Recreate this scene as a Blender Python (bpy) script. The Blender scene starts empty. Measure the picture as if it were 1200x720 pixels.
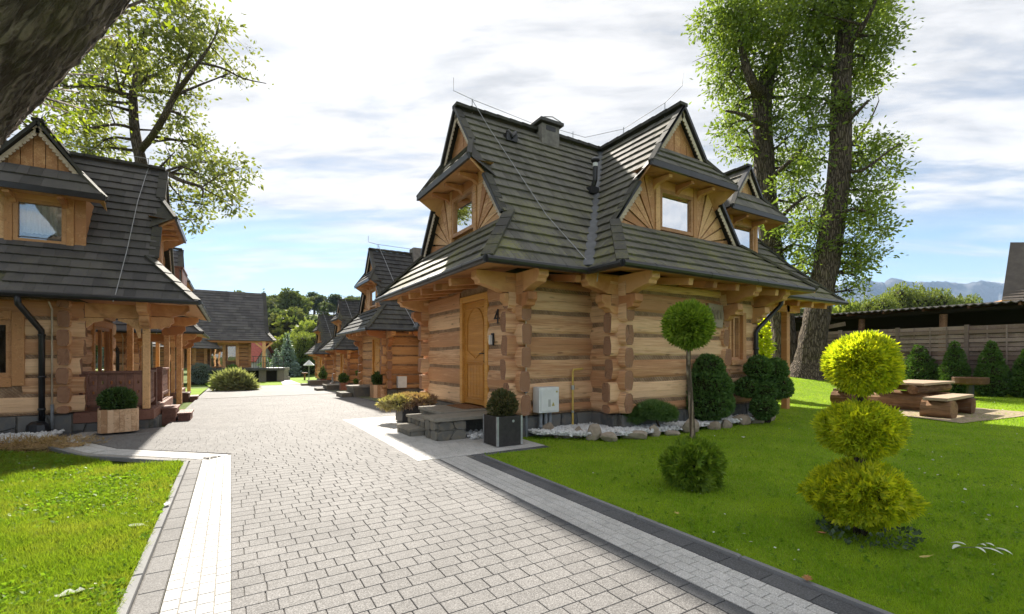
import bpy, math, random
import numpy as np
from mathutils import Vector, Matrix
R = math.radians
rnd = random.Random(7)
nr = np.random.default_rng(7)
sc = bpy.context.scene
COL = sc.collection
PI = math.pi

# ------------------------------------------------------------------ camera, sky, sun, exposure
F, HZ, EYE = 540.0, 418.0, 1.45
TH = math.atan2(329, 540)
FW = (math.sin(TH), math.cos(TH)); RT = (math.cos(TH), -math.sin(TH))
cd = bpy.data.cameras.new('camera'); cam = bpy.data.objects.new('camera', cd); COL.objects.link(cam)
cam.location = (0, 0, EYE); cam.rotation_euler = (PI/2, 0, -TH)
cd.sensor_width = 36; cd.lens = 36*F/1200; cd.shift_y = (HZ-360)/1200
cd.clip_start = 0.05; cd.clip_end = 20000
sc.camera = cam

SUN_EL, SUN_AZ = R(37.5), R(12.0)
SUND = Vector((math.sin(SUN_AZ)*math.cos(SUN_EL), math.cos(SUN_AZ)*math.cos(SUN_EL), math.sin(SUN_EL)))
SKY_STRENGTH = 0.13
sl = bpy.data.lights.new('sun', 'SUN'); sl.energy = 2.0; sl.angle = R(1.6); sl.color = (1.0, 0.93, 0.82)
so = bpy.data.objects.new('sun', sl); COL.objects.link(so)
so.rotation_euler = SUND.to_track_quat('Z', 'Y').to_euler(); so.location = (0, 0, 60)

sc.view_settings.view_transform = 'Standard'; sc.view_settings.look = 'None'
sc.view_settings.exposure = 2.75; sc.view_settings.gamma = 1.0; sc.view_settings.use_curve_mapping = False
try:
    sc.cycles.use_denoising = True
    sc.cycles.max_bounces = 8; sc.cycles.transparent_max_bounces = 8
    sc.cycles.volume_bounces = 0
    sc.cycles.sample_clamp_indirect = 8.0
except Exception:
    pass


class NT:
    """small helper for node trees"""
    def __init__(s, tree):
        s.t = tree; s.n = tree.nodes; s.l = tree.links
    def node(s, typ, props=None, **inp):
        n = s.n.new(typ)
        for k, v in (props or {}).items():
            setattr(n, k, v)
        for k, v in inp.items():
            k = k.replace('_', ' ')
            sock = n.inputs[int(k[1:])] if k[0] == 'i' and k[1:].isdigit() else n.inputs[k]
            if hasattr(v, 'is_linked') or hasattr(v, 'links'):
                s.l.new(v, sock)
            else:
                sock.default_value = v
        return n
    def math(s, op, a, b=0.0, c=None, clamp=False):
        kw = dict(i0=a, i1=b)
        if c is not None: kw['i2'] = c
        return s.node('ShaderNodeMath', {'operation': op, 'use_clamp': clamp}, **kw).outputs[0]
    def mix(s, f, a, b, blend='MIX'):
        n = s.n.new('ShaderNodeMix'); n.data_type = 'RGBA'; n.blend_type = blend
        for sock, v in ((n.inputs[0], f), (n.inputs[6], a), (n.inputs[7], b)):
            if hasattr(v, 'links'): s.l.new(v, sock)
            else:
                sock.default_value = v if not isinstance(v, tuple) or len(v) == 4 else (*v, 1)
        return n.outputs[2]
    def noise(s, vec, scale, detail=3, rough=.55, dist=0.0):
        n = s.node('ShaderNodeTexNoise', None, Scale=scale, Detail=detail, Roughness=rough, Distortion=dist)
        if vec is not None: s.l.new(vec, n.inputs['Vector'])
        return n.outputs['Fac']
    def ramp(s, fac, stops, interp='LINEAR'):
        n = s.n.new('ShaderNodeValToRGB'); e = n.color_ramp.elements; n.color_ramp.interpolation = interp
        while len(e) < len(stops): e.new(.5)
        for k, (p, c) in enumerate(stops):
            e[k].position = p
            e[k].color = (*c, 1) if isinstance(c, tuple) else (c, c, c, 1)
        s.l.new(fac, n.inputs[0]); return n.outputs[0]
    def scale(s, vec, sx, sy, sz):
        n = s.n.new('ShaderNodeVectorMath'); n.operation = 'MULTIPLY'; s.l.new(vec, n.inputs[0])
        n.inputs[1].default_value = (sx, sy, sz); return n.outputs[0]
    def mapr(s, v, a, b, c=0.0, d=1.0, smooth=True):
        n = s.n.new('ShaderNodeMapRange'); n.interpolation_type = 'SMOOTHSTEP' if smooth else 'LINEAR'
        s.l.new(v, n.inputs[0])
        for k, x in enumerate((a, b, c, d)): n.inputs[k+1].default_value = x
        return n.outputs[0]


def make_world():
    w = bpy.data.worlds.new('World'); sc.world = w; w.use_nodes = True
    T = NT(w.node_tree); T.n.clear()
    sky = T.node('ShaderNodeTexSky', {'sky_type': 'NISHITA', 'sun_disc': False, 'sun_elevation': SUN_EL,
                 'sun_rotation': SUN_AZ, 'air_density': 1.0, 'dust_density': 0.05, 'ozone_density': 1.2})
    tc = T.node('ShaderNodeTexCoord').outputs['Generated']
    sep = T.node('ShaderNodeSeparateXYZ'); T.l.new(tc, sep.inputs[0])
    z = sep.outputs['Z']
    zz = T.math('ADD', T.math('MAXIMUM', z, 0.0), 0.10)
    px = T.math('DIVIDE', sep.outputs['X'], zz); py = T.math('DIVIDE', sep.outputs['Y'], zz)
    cmb = T.node('ShaderNodeCombineXYZ'); T.l.new(px, cmb.inputs[0]); T.l.new(py, cmb.inputs[1])
    rot = T.node('ShaderNodeVectorRotate', {'rotation_type': 'Z_AXIS'}, Angle=R(35)); T.l.new(cmb.outputs[0], rot.inputs['Vector'])
    p = T.scale(rot.outputs[0], 0.55, 1.5, 1)
    n1 = T.noise(p, 1.3, 7, .60, .6)
    n2 = T.noise(p, 4.0, 6, .62, .3)
    n3 = T.noise(tc, 2.0, 3, .5)
    # high veil of thin cloud, ending above the horizon
    edge = T.math('ADD', z, T.math('MULTIPLY', T.math('SUBTRACT', n3, .5), .22))
    veil = T.mapr(edge, .185, .265)
    str_ = T.mapr(n1, .36, .62)
    fine = T.mapr(n2, .3, .7)
    m = T.math('ADD', T.math('MULTIPLY', str_, .50), T.math('MULTIPLY', fine, .25))
    m = T.math('ADD', T.math('ADD', m, .38), T.math('MULTIPLY', T.mapr(z, .22, .48), .40))
    mask = T.math('MULTIPLY', m, veil, clamp=True)
    # thin streaks lower down
    low = T.math('MULTIPLY', T.mapr(n1, .42, .66), T.mapr(z, .02, .12, .1, .8))
    mask = T.math('MAXIMUM', mask, low)
    # a low bank of cumulus along the horizon
    pb = T.scale(tc, 5.5, 5.5, 17)
    nb = T.noise(pb, 1.0, 5, .5)
    nb2 = T.noise(T.scale(tc, 2.2, 2.2, 1.0), 1.0, 2, .5)
    h = T.math('ADD', T.math('MULTIPLY', nb2, .22), T.math('MULTIPLY', nb, .05))
    bank = T.mapr(T.math('SUBTRACT', h, z), -.004, .016)
    bank = T.math('MULTIPLY', bank, T.mapr(z, -.02, .06, .25, 1.0))
    sun = T.node('ShaderNodeVectorMath', {'operation': 'DOT_PRODUCT'}); T.l.new(tc, sun.inputs[0]); sun.inputs[1].default_value = tuple(SUND)
    dot = T.math('MAXIMUM', sun.outputs['Value'], 0.0)
    g1 = T.math('POWER', dot, 190.0); g2 = T.math('POWER', dot, 16.0)
    glow = T.math('ADD', T.math('MULTIPLY', g1, 2.4), T.math('MULTIPLY', g2, .26))
    K = 0.1/SKY_STRENGTH
    # cloud brightness: shaded undersides and lit wisps
    cshade = T.mapr(T.math('ADD', T.math('MULTIPLY', n1, .5), T.math('MULTIPLY', n2, .5)), .36, .60)
    ccol = T.mix(cshade, (.92*K, .945*K, .99*K), (1.62*K, 1.60*K, 1.585*K))
    gl = T.node('ShaderNodeCombineColor'); 
    for k in range(3): T.l.new(T.math('MULTIPLY', glow, (K*1.0, K*.97, K*.92)[k]), gl.inputs[k])
    ccol = T.mix(1.0, ccol, gl.outputs[0], 'ADD')
    base = T.mix(1.0, sky.outputs[0], (0.225*K, 0.232*K, 0.235*K), 'MULTIPLY')
    c = T.mix(mask, base, ccol)
    bcol = T.mix(nb, (1.38*K, 1.42*K, 1.48*K), (1.8*K, 1.76*K, 1.72*K))
    c = T.mix(T.math('MULTIPLY', bank, .92), c, bcol)
    bg = T.node('ShaderNodeBackground', None, Strength=SKY_STRENGTH); T.l.new(c, bg.inputs[0])
    out = T.node('ShaderNodeOutputWorld'); T.l.new(bg.outputs[0], out.inputs[0])
make_world()

# ------------------------------------------------------------------ geometry helpers
def sstep(x, a, b):
    t = np.clip((np.asarray(x, float)-a)/(b-a), 0, 1); return t*t*(3-2*t)
def G(x, y):
    """height of the ground"""
    x = np.asarray(x, float); y = np.asarray(y, float)
    drop = -.022*np.clip(y-10, 0, 55)*(1-sstep(x, 8, 15))
    rise = .55*sstep(x, 13, 19)*sstep(y, 6.5, 11.5)
    hill = 20*sstep(y, 95, 230)*(1-.5*sstep(x, 90, 220))
    return drop+rise+hill
def g1(x, y): return float(G(x, y))
def unp(u, v, h=0.0):
    """the point of the ground seen at a pixel of the 1200 px photograph"""
    z = h
    for _ in range(40):
        d = F*(EYE-z)/(v-HZ); l = (u-600)/F*d
        x, y = d*FW[0]+l*RT[0], d*FW[1]+l*RT[1]
        z = .5*z+.5*(h+g1(x, y))
    return Vector((x, y, g1(x, y)))
def at(u, v, d):
    """the point at depth d seen at a pixel"""
    l = (u-600)/F*d
    return Vector((d*FW[0]+l*RT[0], d*FW[1]+l*RT[1], EYE+(HZ-v)*d/F))

class MB:
    def __init__(s): s.v = []; s.f = []; s.m = []
    def add(s, vs, fs, m=0):
        b = len(s.v); s.v += [tuple(p) for p in vs]
        for f in fs: s.f.append([i+b for i in f]); s.m.append(m)
    def box(s, x0, x1, y0, y1, z0, z1, m=0):
        s.add([(x0,y0,z0),(x1,y0,z0),(x1,y1,z0),(x0,y1,z0),(x0,y0,z1),(x1,y0,z1),(x1,y1,z1),(x0,y1,z1)],
              [(3,2,1,0),(4,5,6,7),(0,1,5,4),(1,2,6,5),(2,3,7,6),(3,0,4,7)], m)
    def bar(s, a, b, w, h, up=(0,0,1), m=0):
        """box from a to b, width w, height h (centred)"""
        a = Vector(a); b = Vector(b); d = (b-a).normalized(); up = Vector(up)
        side = d.cross(up)
        if side.length < 1e-4: side = d.cross(Vector((1, 0, 0)))
        side.normalize(); up = side.cross(d).normalized()
        q = []
        for p in (a, b):
            for sx, sz in ((-1,-1),(1,-1),(1,1),(-1,1)):
                q.append(p+side*(sx*w/2)+up*(sz*h/2))
        s.add(q, [(3,2,1,0),(4,5,6,7),(0,1,5,4),(1,2,6,5),(2,3,7,6),(3,0,4,7)], m)
    def prism(s, poly, e, m=0, m2=None):
        e = Vector(e); n = len(poly); P = [Vector(p) for p in poly]
        s.add(P+[p+e for p in P], [list(range(n))[::-1], list(range(n, 2*n))], m)
        b = len(s.v)-2*n
        for i in range(n):
            j = (i+1) % n; s.f.append([b+i, b+j, b+n+j, b+n+i]); s.m.append(m if m2 is None else m2)
    def tube(s, pts, rad, n=8, m=0, cap=True, jit=0.0):
        P = [Vector(p) for p in pts]
        if not hasattr(rad, '__len__'): rad = [rad]*len(P)
        b = len(s.v); up = None
        for i, p in enumerate(P):
            d = (P[min(i+1, len(P)-1)]-P[max(i-1, 0)]).normalized()
            if up is None:
                up = d.cross(Vector((0, 0, 1)))
                if up.length < .05: up = d.cross(Vector((1, 0, 0)))
            up = (up-d*up.dot(d)).normalized(); w = d.cross(up)
            for k in range(n):
                a = 2*PI*k/n; r = rad[i]*(1+(rnd.uniform(-jit, jit) if jit else 0))
                s.v.append(tuple(p+up*(math.cos(a)*r)+w*(math.sin(a)*r)))
        for i in range(len(P)-1):
            for k in range(n):
                k2 = (k+1) % n
                s.f.append([b+i*n+k, b+i*n+k2, b+(i+1)*n+k2, b+(i+1)*n+k]); s.m.append(m)
        if cap:
            s.f.append([b+k for k in range(n)][::-1]); s.m.append(m)
            s.f.append([b+(len(P)-1)*n+k for k in range(n)]); s.m.append(m)
    def lathe(s, prof, c=(0,0,0), n=16, m=0):
        b = len(s.v)
        for r, z in prof:
            for k in range(n):
                a = 2*PI*k/n; s.v.append((c[0]+r*math.cos(a), c[1]+r*math.sin(a), c[2]+z))
        for i in range(len(prof)-1):
            for k in range(n):
                k2 = (k+1) % n
                s.f.append([b+i*n+k, b+i*n+k2, b+(i+1)*n+k2, b+(i+1)*n+k]); s.m.append(m)
        s.f.append([b+k for k in range(n)][::-1]); s.m.append(m)
        s.f.append([b+(len(prof)-1)*n+k for k in range(n)]); s.m.append(m)
    def mesh(s, name, mats, smooth=False):
        me = bpy.data.meshes.new(name); me.from_pydata(s.v, [], s.f)
        for m in (mats if isinstance(mats, (list, tuple)) else [mats]): me.materials.append(m)
        if any(s.m): me.polygons.foreach_set('material_index', s.m)
        if smooth: me.polygons.foreach_set('use_smooth', [True]*len(s.f))
        me.update(); return me
    def build(s, name, mats, parent=None, loc=None, rz=0, smooth=False, bevel=0, **tags):
        return link(name, s.mesh(name, mats, smooth), parent, loc, rz, bevel, **tags)

def link(name, me, parent=None, loc=None, rz=0, bevel=0, **tags):
    o = bpy.data.objects.new(name, me); COL.objects.link(o)
    if parent is not None: o.parent = parent
    if loc is not None: o.location = loc
    if rz: o.rotation_euler = (0, 0, rz)
    if bevel:
        b = o.modifiers.new('bevel', 'BEVEL'); b.width = bevel; b.segments = 2; b.limit_method = 'ANGLE'; b.angle_limit = R(40)
    tag(o, **tags); return o
def tag(o, label=None, cat=None, group=None, kind=None):
    if label: o['label'] = label
    if cat: o['category'] = cat
    if group: o['group'] = group
    if kind: o['kind'] = kind
    return o
def thing(name, label, cat, loc=(0,0,0), rz=0, scale=1, group=None):
    o = bpy.data.objects.new(name, None); COL.objects.link(o); o.empty_display_size = .2
    o.location = loc; o.rotation_euler = (0, 0, rz); o.scale = (scale,)*3
    return tag(o, label, cat, group)
KIDS = {}
def copy_tree(o, parent=None):
    kids = {}
    for q in bpy.data.objects:
        if q.parent is not None: kids.setdefault(q.parent.name, []).append(q)
    def rec(q, par):
        c = q.copy(); COL.objects.link(c)
        if par is not None: c.parent = par
        for ch in kids.get(q.name, []): rec(ch, c)
        return c
    return rec(o, parent)

def np_mesh(name, V, nper, mats, mi=None, smooth=False):
    """V: (n*nper,3) array; each nper verts make one polygon"""
    V = np.ascontiguousarray(V, dtype=np.float32).reshape(-1, 3); nf = len(V)//nper
    me = bpy.data.meshes.new(name)
    me.vertices.add(len(V)); me.vertices.foreach_set('co', V.ravel())
    me.loops.add(len(V)); me.loops.foreach_set('vertex_index', np.arange(len(V), dtype=np.int32))
    me.polygons.add(nf); me.polygons.foreach_set('loop_start', np.arange(0, len(V), nper, dtype=np.int32))
    try: me.polygons.foreach_set('loop_total', np.full(nf, nper, dtype=np.int32))
    except Exception: pass
    for m in (mats if isinstance(mats, (list, tuple)) else [mats]): me.materials.append(m)
    if mi is not None: me.polygons.foreach_set('material_index', np.asarray(mi, dtype=np.int32))
    if smooth: me.polygons.foreach_set('use_smooth', np.ones(nf, dtype=bool))
    me.update(calc_edges=True); return me
def unit(a): return a/np.maximum(np.linalg.norm(a, axis=-1, keepdims=True), 1e-9)

# ------------------------------------------------------------------ materials
def mat(name):
    m = bpy.data.materials.new(name); m.use_nodes = True; T = NT(m.node_tree); T.n.clear()
    T.out = T.node('ShaderNodeOutputMaterial'); return m, T
def principled(T, color, rough=.6, bump=None, bstr=.3, bdist=.01, spec=.4, metal=0.0):
    p = T.node('ShaderNodeBsdfPrincipled')
    for k, v in (('Base Color', color), ('Roughness', rough), ('Specular IOR Level', spec), ('Metallic', metal)):
        if hasattr(v, 'links'): T.l.new(v, p.inputs[k])
        else: p.inputs[k].default_value = (*v, 1) if isinstance(v, tuple) else v
    if bump is not None:
        b = T.node('ShaderNodeBump', None, Strength=bstr, Distance=bdist); T.l.new(bump, b.inputs['Height'])
        T.l.new(b.outputs[0], p.inputs['Normal'])
    T.l.new(p.outputs[0], T.out.inputs[0]); return p
def objc(T): return T.node('ShaderNodeTexCoord').outputs['Object']
def orand(T): return T.node('ShaderNodeObjectInfo').outputs['Random']

def wood(name, dark, light, grain=(1.2, 26, 26), weather=.25, knots=True, rough=.62, grey=(.20,.16,.13), axis=0):
    m, T = mat(name); c = objc(T); r = orand(T)
    off = T.node('ShaderNodeVectorMath', {'operation': 'ADD'}); T.l.new(c, off.inputs[0])
    cx = T.node('ShaderNodeCombineXYZ'); T.l.new(T.math('MULTIPLY', r, 37.0), cx.inputs[0]); T.l.new(T.math('MULTIPLY', r, 19.0), cx.inputs[2])
    T.l.new(cx.outputs[0], off.inputs[1]); v = off.outputs[0]
    g = list(grain)
    if axis == 1: g = [g[1], g[0], g[2]]
    if axis == 2: g = [g[1], g[2], g[0]]
    n1 = T.noise(T.scale(v, *g), 1.0, 5, .6, 1.4)
    g2 = [x*.22 for x in g]
    n2 = T.noise(T.scale(v, *g2), 1.0, 4, .6, .5)
    f = T.math('ADD', T.math('MULTIPLY', n1, .55), T.math('MULTIPLY', n2, .55))
    f = T.math('ADD', f, T.math('MULTIPLY', T.math('SUBTRACT', r, .5), .34))
    col = T.mix(T.mapr(f, .42, .70), dark, light)
    cr = T.noise(T.scale(v, *[x*(.45 if x < 5 else 2.2) for x in g]), 1.0, 3, .6, .8)
    col = T.mix(T.math('MULTIPLY', T.mapr(cr, .60, .68), .55), col, tuple(x*.45 for x in dark))
    hgt = n1
    if knots:
        gk = [g[k]*(.9 if k == axis else .22) for k in range(3)]
        vo = T.node('ShaderNodeTexVoronoi', {'feature': 'F1'}, Scale=1.5); T.l.new(T.scale(v, gk[0]*1.4, gk[1]*.9, gk[2]*.9), vo.inputs['Vector'])
        kn = T.mapr(vo.outputs['Distance'], .07, .24, 1, 0)
        kn = T.math('MULTIPLY', kn, T.mapr(n2, .42, .6))
        col = T.mix(T.math('MULTIPLY', kn, .75), col, tuple(x*.38 for x in dark))
    # axe marks and streaks of weathering
    st = T.noise(T.scale(v, *[x*.6 for x in g]), .6, 4, .7, 2.0)
    col = T.mix(T.math('MULTIPLY', T.mapr(st, .56, .72), weather), col, grey)
    pn = T.noise(T.scale(v, 2.2, 2.2, 2.2), 1.0, 3, .6)
    col = T.mix(T.math('MULTIPLY', T.mapr(pn, .5, .75), weather*.5), col, tuple(x*.6 for x in dark))
    principled(T, col, rough, T.math('SUBTRACT', hgt, T.math('MULTIPLY', T.mapr(cr, .58, .70), .6)), .5, .016, .25); return m

M = {}
M['log'] = wood('log_wood', (.50, .255, .125), (.78, .51, .30))
M['log_end'] = wood('log_end_wood', (.22, .115, .072), (.42, .235, .14), (7, 7, 7), .55, False, .75)
M['log_warm'] = wood('row_log_wood', (.40, .19, .075), (.62, .36, .165), weather=.15)
M['plank'] = wood('plank_wood', (.47, .225, .10), (.72, .44, .225), (24, 24, 1.4), .12, True, .5, axis=2)
M['plankx'] = wood('soffit_wood', (.42, .20, .085), (.60, .335, .15), (3, 3, 3), .2, False, .6)
M['beam'] = wood('beam_wood', (.45, .20, .085), (.67, .375, .175), (2.0, 2.0, 2.0), .25, False, .6)
M['brown'] = wood('brown_stained_wood', (.135, .062, .044), (.245, .118, .082), (22, 22, 1.2), .2, False, .55, axis=2)
M['door'] = wood('door_wood', (.52, .225, .042), (.70, .35, .085), (40, 40, 1.6), .06, False, .32, axis=2)
M['frame'] = wood('frame_wood', (.38, .185, .08), (.54, .29, .135), (20, 20, 2.5), .08, False, .4, axis=2)
M['post'] = wood('post_wood', (.50, .25, .105), (.71, .425, .205), (16, 16, 1.2), .12, True, .5, axis=2)
M['lace'] = wood('pale_trim_wood', (.46, .37, .28), (.66, .57, .46), (9, 9, 9), .25, False, .6)
M['box_wood'] = wood('larch_wood', (.42, .235, .12), (.70, .47, .29), (18, 18, .9), .1, True, .55, axis=2)
M['fence'] = wood('fence_wood', (.185, .13, .105), (.29, .22, .185), (18, 1.2, 18), .4, False, .8, (.24,.21,.19), axis=1)
M['fence_post'] = wood('fence_post_wood', (.17, .125, .105), (.27, .205, .18), (18, 18, 1.2), .3, False, .8, axis=2)
M['trunk_log'] = wood('old_log_wood', (.10, .05, .025), (.27, .155, .08), (2.2, 14, 14), .5, False, .8)
M['grey_plank'] = wood('grey_plank_wood', (.24, .165, .105), (.40, .30, .21), (1.2, 18, 18), .4, False, .75)

def end_grain(name, dark, light):
    m, T = mat(name); c = objc(T); sep = T.node('ShaderNodeSeparateXYZ'); T.l.new(c, sep.inputs[0]); r = orand(T)
    y = T.math('ADD', sep.outputs['Y'], T.math('MULTIPLY', T.math('SUBTRACT', r, .5), .06)); z = T.math('SUBTRACT', sep.outputs['Z'], .17)
    n = T.noise(c, 9, 4, .6)
    rad = T.math('ADD', T.math('SQRT', T.math('ADD', T.math('MULTIPLY', y, y), T.math('MULTIPLY', z, z))), T.math('MULTIPLY', n, .05))
    ring = T.math('ADD', T.math('MULTIPLY', T.math('SINE', T.math('MULTIPLY', rad, 210.0)), .5), .5)
    ang = T.math('ARCTAN2', z, y); cb = T.node('ShaderNodeCombineXYZ'); T.l.new(T.math('MULTIPLY', ang, 2.2), cb.inputs[0]); T.l.new(T.math('MULTIPLY', r, 40.0), cb.inputs[1])
    crack = T.math('MULTIPLY', T.mapr(T.noise(cb.outputs[0], 2.2, 3, .6), .60, .66), T.mapr(rad, .02, .05))
    col = T.mix(T.math('ADD', T.math('MULTIPLY', ring, .45), T.math('MULTIPLY', n, .45)), dark, light)
    col = T.mix(T.math('MULTIPLY', T.mapr(n, .5, .7), .45), col, (.24, .185, .15)); col = T.mix(T.math('MULTIPLY', crack, .8), col, tuple(x*.35 for x in dark))
    principled(T, col, .8, T.math('SUBTRACT', ring, crack), .4, .01, .2); return m
M['log_end'] = end_grain('log_end_wood', (.20, .098, .058), (.46, .255, .15))

def simple(name, col, rough=.6, metal=0.0, spec=.4, noise=0.0, nscale=20, bump=0.0, bscale=60):
    m, T = mat(name); c = objc(T); out = col
    if noise:
        n = T.noise(c, nscale, 4, .6); out = T.mix(T.mapr(n, .3, .7), tuple(x*(1-noise) for x in col), tuple(min(1, x*(1+noise)) for x in col))
    b = T.noise(c, bscale, 4, .6) if bump else None
    principled(T, out, rough, b, bump, .01, spec, metal); return m
M['chink'] = None
def chink():
    m, T = mat('chinking_rope'); c = objc(T)
    w = T.node('ShaderNodeTexWave', {'wave_type': 'BANDS', 'bands_direction': 'DIAGONAL'}, Scale=9.0, Distortion=1.5); T.l.new(c, w.inputs['Vector'])
    n = T.noise(c, 5, 4, .6)
    col = T.mix(T.mapr(n, .35, .65), (.26, .165, .10), (.40, .27, .17))
    col = T.mix(T.math('MULTIPLY', w.outputs['Fac'], .4), col, (.15, .09, .055))
    principled(T, col, .9, w.outputs['Fac'], .6, .02, .1); return m
M['chink'] = chink()
M['black'] = simple('black_metal', (.018, .018, .020), .38, 0, .5, .2, 8)
M['darkmetal'] = simple('dark_grey_metal', (.06, .062, .065), .42, .2, .5, .2, 6)
M['flash'] = simple('lead_flashing', (.085, .09, .095), .5, .3, .5, .25, 5)
M['steel'] = simple('galvanised_steel', (.42, .43, .44), .4, .7, .5, .15, 10)
M['wire'] = simple('zinc_wire', (.34, .34, .35), .45, .5)
M['cream'] = simple('cream_conduit', (.62, .52, .40), .5, 0, .4, .12, 6)
M['yellow'] = simple('yellow_gas_pipe', (.60, .42, .10), .5, 0, .4, .12, 6)
M['white'] = simple('white_plastic', (.66, .67, .66), .45, 0, .4, .06, 5)
M['greypipe'] = simple('grey_plastic', (.17, .185, .20), .5, 0, .4, .1)
M['blackbox'] = simple('black_resin', (.030, .027, .026), .5, 0, .4, .25, 14, .15, 80)
M['soil'] = simple('soil', (.035, .023, .015), .95, 0, .1, .4, 30, .8, 30)
M['mat'] = simple('coir_mat', (.22, .115, .06), .95, 0, .1, .4, 40, .8, 120)
M['curtain'] = simple('lace_curtain', (.72, .72, .70), .9, 0, .1, .08, 30)
M['chim'] = simple('grey_render', (.20, .185, .17), .85, 0, .2, .2, 8, .3, 40)
M['cap'] = simple('chimney_cap', (.075, .072, .07), .6, 0, .3, .2)
M['wall_white'] = simple('white_render', (.62, .60, .56), .85, 0, .2, .06, 2)
M['red_roof'] = simple('red_tile', (.34, .085, .06), .7, 0, .3, .25, 5)
M['canvas'] = simple('white_canvas', (.66, .68, .70), .8, 0, .2)
M['statue'] = simple('grey_statue_stone', (.26, .25, .23), .85, 0, .2, .3, 12, .4, 30)
M['straw'] = simple('dry_straw', (.30, .20, .10), .95, 0, .1, .45, 14, .8, 60)

def glass():
    m, T = mat('window_glass'); c = objc(T)
    n = T.noise(c, 1.3, 2, .5)
    p = T.node('ShaderNodeBsdfPrincipled', None, Roughness=.02)
    p.inputs['Base Color'].default_value = (.035, .040, .042, 1); p.inputs['Specular IOR Level'].default_value = .9
    b = T.node('ShaderNodeBump', None, Strength=.04, Distance=.05); T.l.new(n, b.inputs['Height']); T.l.new(b.outputs[0], p.inputs['Normal'])
    gl = T.node('ShaderNodeBsdfGlossy', None, Roughness=.015); T.l.new(b.outputs[0], gl.inputs['Normal'])
    tr = T.node('ShaderNodeBsdfTransparent')
    fr = T.node('ShaderNodeFresnel', None, IOR=1.5); ff = T.math('ADD', T.math('MULTIPLY', fr.outputs[0], 1.1), .14, clamp=True)
    mx = T.node('ShaderNodeMixShader', None, i0=ff); T.l.new(tr.outputs[0], mx.inputs[1]); T.l.new(gl.outputs[0], mx.inputs[2])
    T.l.new(mx.outputs[0], T.out.inputs[0]); return m
M['glass'] = glass()
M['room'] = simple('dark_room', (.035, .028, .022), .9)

def shingle_mat(name, base, vary, moss, wscale=1.0):
    m, T = mat(name); r = orand(T)
    geo = T.node('ShaderNodeNewGeometry'); isl = geo.outputs['Random Per Island']
    pos = geo.outputs['Position']
    rr = T.math('FRACT', T.math('ADD', T.math('MULTIPLY', r, 7.13), isl))
    col = T.mix(rr, base, vary)
    n = T.noise(pos, 1.1, 5, .65)
    n2 = T.noise(pos, 22, 4, .7)
    col = T.mix(T.math('MULTIPLY', T.mapr(n, .4, .7), .35), col, tuple(x*1.55 for x in vary))
    if moss:
        sepn = T.node('ShaderNodeSeparateXYZ'); T.l.new(pos, sepn.inputs[0])
        lowf = T.mapr(sepn.outputs['Z'], 2.9, 5.4, 1.0, 0.25)
        mk = T.math('MULTIPLY', T.mapr(T.math('ADD', T.math('MULTIPLY', n, .6), T.math('MULTIPLY', n2, .6)), .55, .74), lowf)
        col = T.mix(T.math('MULTIPLY', mk, moss), col, (.20, .195, .055))
    lich = T.noise(pos, 60, 2, .5)
    col = T.mix(T.math('MULTIPLY', T.mapr(lich, .62, .72), .35), col, (.16, .15, .13))
    principled(T, col, .72, n2, .35, .01, .22); return m
M['shingle'] = shingle_mat('mossy_shingle', (.090, .085, .074), (.145, .136, .119), .85)
M['shingle2'] = shingle_mat('slate_grey_shingle', (.062, .058, .059), (.110, .102, .101), .12)
M['shingle3'] = shingle_mat('row_shingle', (.034, .034, .036), (.062, .061, .062), .2)
M['ridge'] = shingle_mat('ridge_cap', (.044, .042, .038), (.064, .060, .054), .35)
M['old_shingle'] = shingle_mat('brown_grey_shingle', (.075, .062, .052), (.125, .105, .09), .1)

def paver(name, a, b, speck, dark=(.07,.066,.062), sp=120):
    m, T = mat(name); pos = T.node('ShaderNodeNewGeometry').outputs['Position']; r = orand(T)
    isl = T.node('ShaderNodeNewGeometry').outputs['Random Per Island']
    rr = T.math('FRACT', T.math('ADD', T.math('MULTIPLY', r, 5.31), isl))
    col = T.mix(rr, a, b)
    n = T.noise(pos, sp, 2, .7)
    col = T.mix(T.math('MULTIPLY', T.mapr(n, .52, .64), speck), col, tuple(min(.85, x*1.7) for x in b))
    col = T.mix(T.math('MULTIPLY', T.mapr(n, .48, .36), speck), col, dark)
    n2 = T.noise(pos, 1.4, 6, .68)
    col = T.mix(T.math('MULTIPLY', T.mapr(n2, .40, .72), .42), col, tuple(x*.60 for x in a))
    principled(T, col, .8, n, .25, .004, .3); return m
M['paver'] = paver('grey_paver', (.135, .130, .126), (.168, .162, .157), .8)
M['paver_white'] = paver('white_paver', (.43, .42, .40), (.51, .495, .475), .5, (.24, .23, .215))
M['paver_dark'] = paver('dark_paver', (.075, .077, .082), (.115, .116, .12), .5, (.04, .04, .042))
M['paver_mid'] = paver('mid_grey_paver', (.135, .13, .126), (.165, .16, .155), .6)
M['kerb'] = paver('smooth_kerb', (.17, .17, .175), (.22, .22, .22), .15)
M['joint_white'] = simple('pale_joint_sand', (.30, .285, .26), .95, 0, .1, .2, 30)
M['joint'] = simple('joint_sand', (.17, .163, .154), .95, 0, .1, .3, 30)
M['ground'] = None
def stone(name, a, b, c):
    m, T = mat(name); o = T.node('ShaderNodeNewGeometry'); pos = o.outputs['Position']; r = orand(T)
    rr = T.math('FRACT', T.math('ADD', T.math('MULTIPLY', r, 5.31), o.outputs['Random Per Island']))
    n = T.noise(pos, 9, 5, .65); n2 = T.noise(pos, 45, 4, .6)
    col = T.mix(rr, a, b); col = T.mix(T.math('MULTIPLY', T.mapr(n, .42, .68), .6), col, c)
    principled(T, col, .85, n2, .6, .012, .25); return m
M['stone'] = stone('grey_stone', (.115, .115, .105), (.20, .19, .165), (.24, .20, .14))
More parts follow.
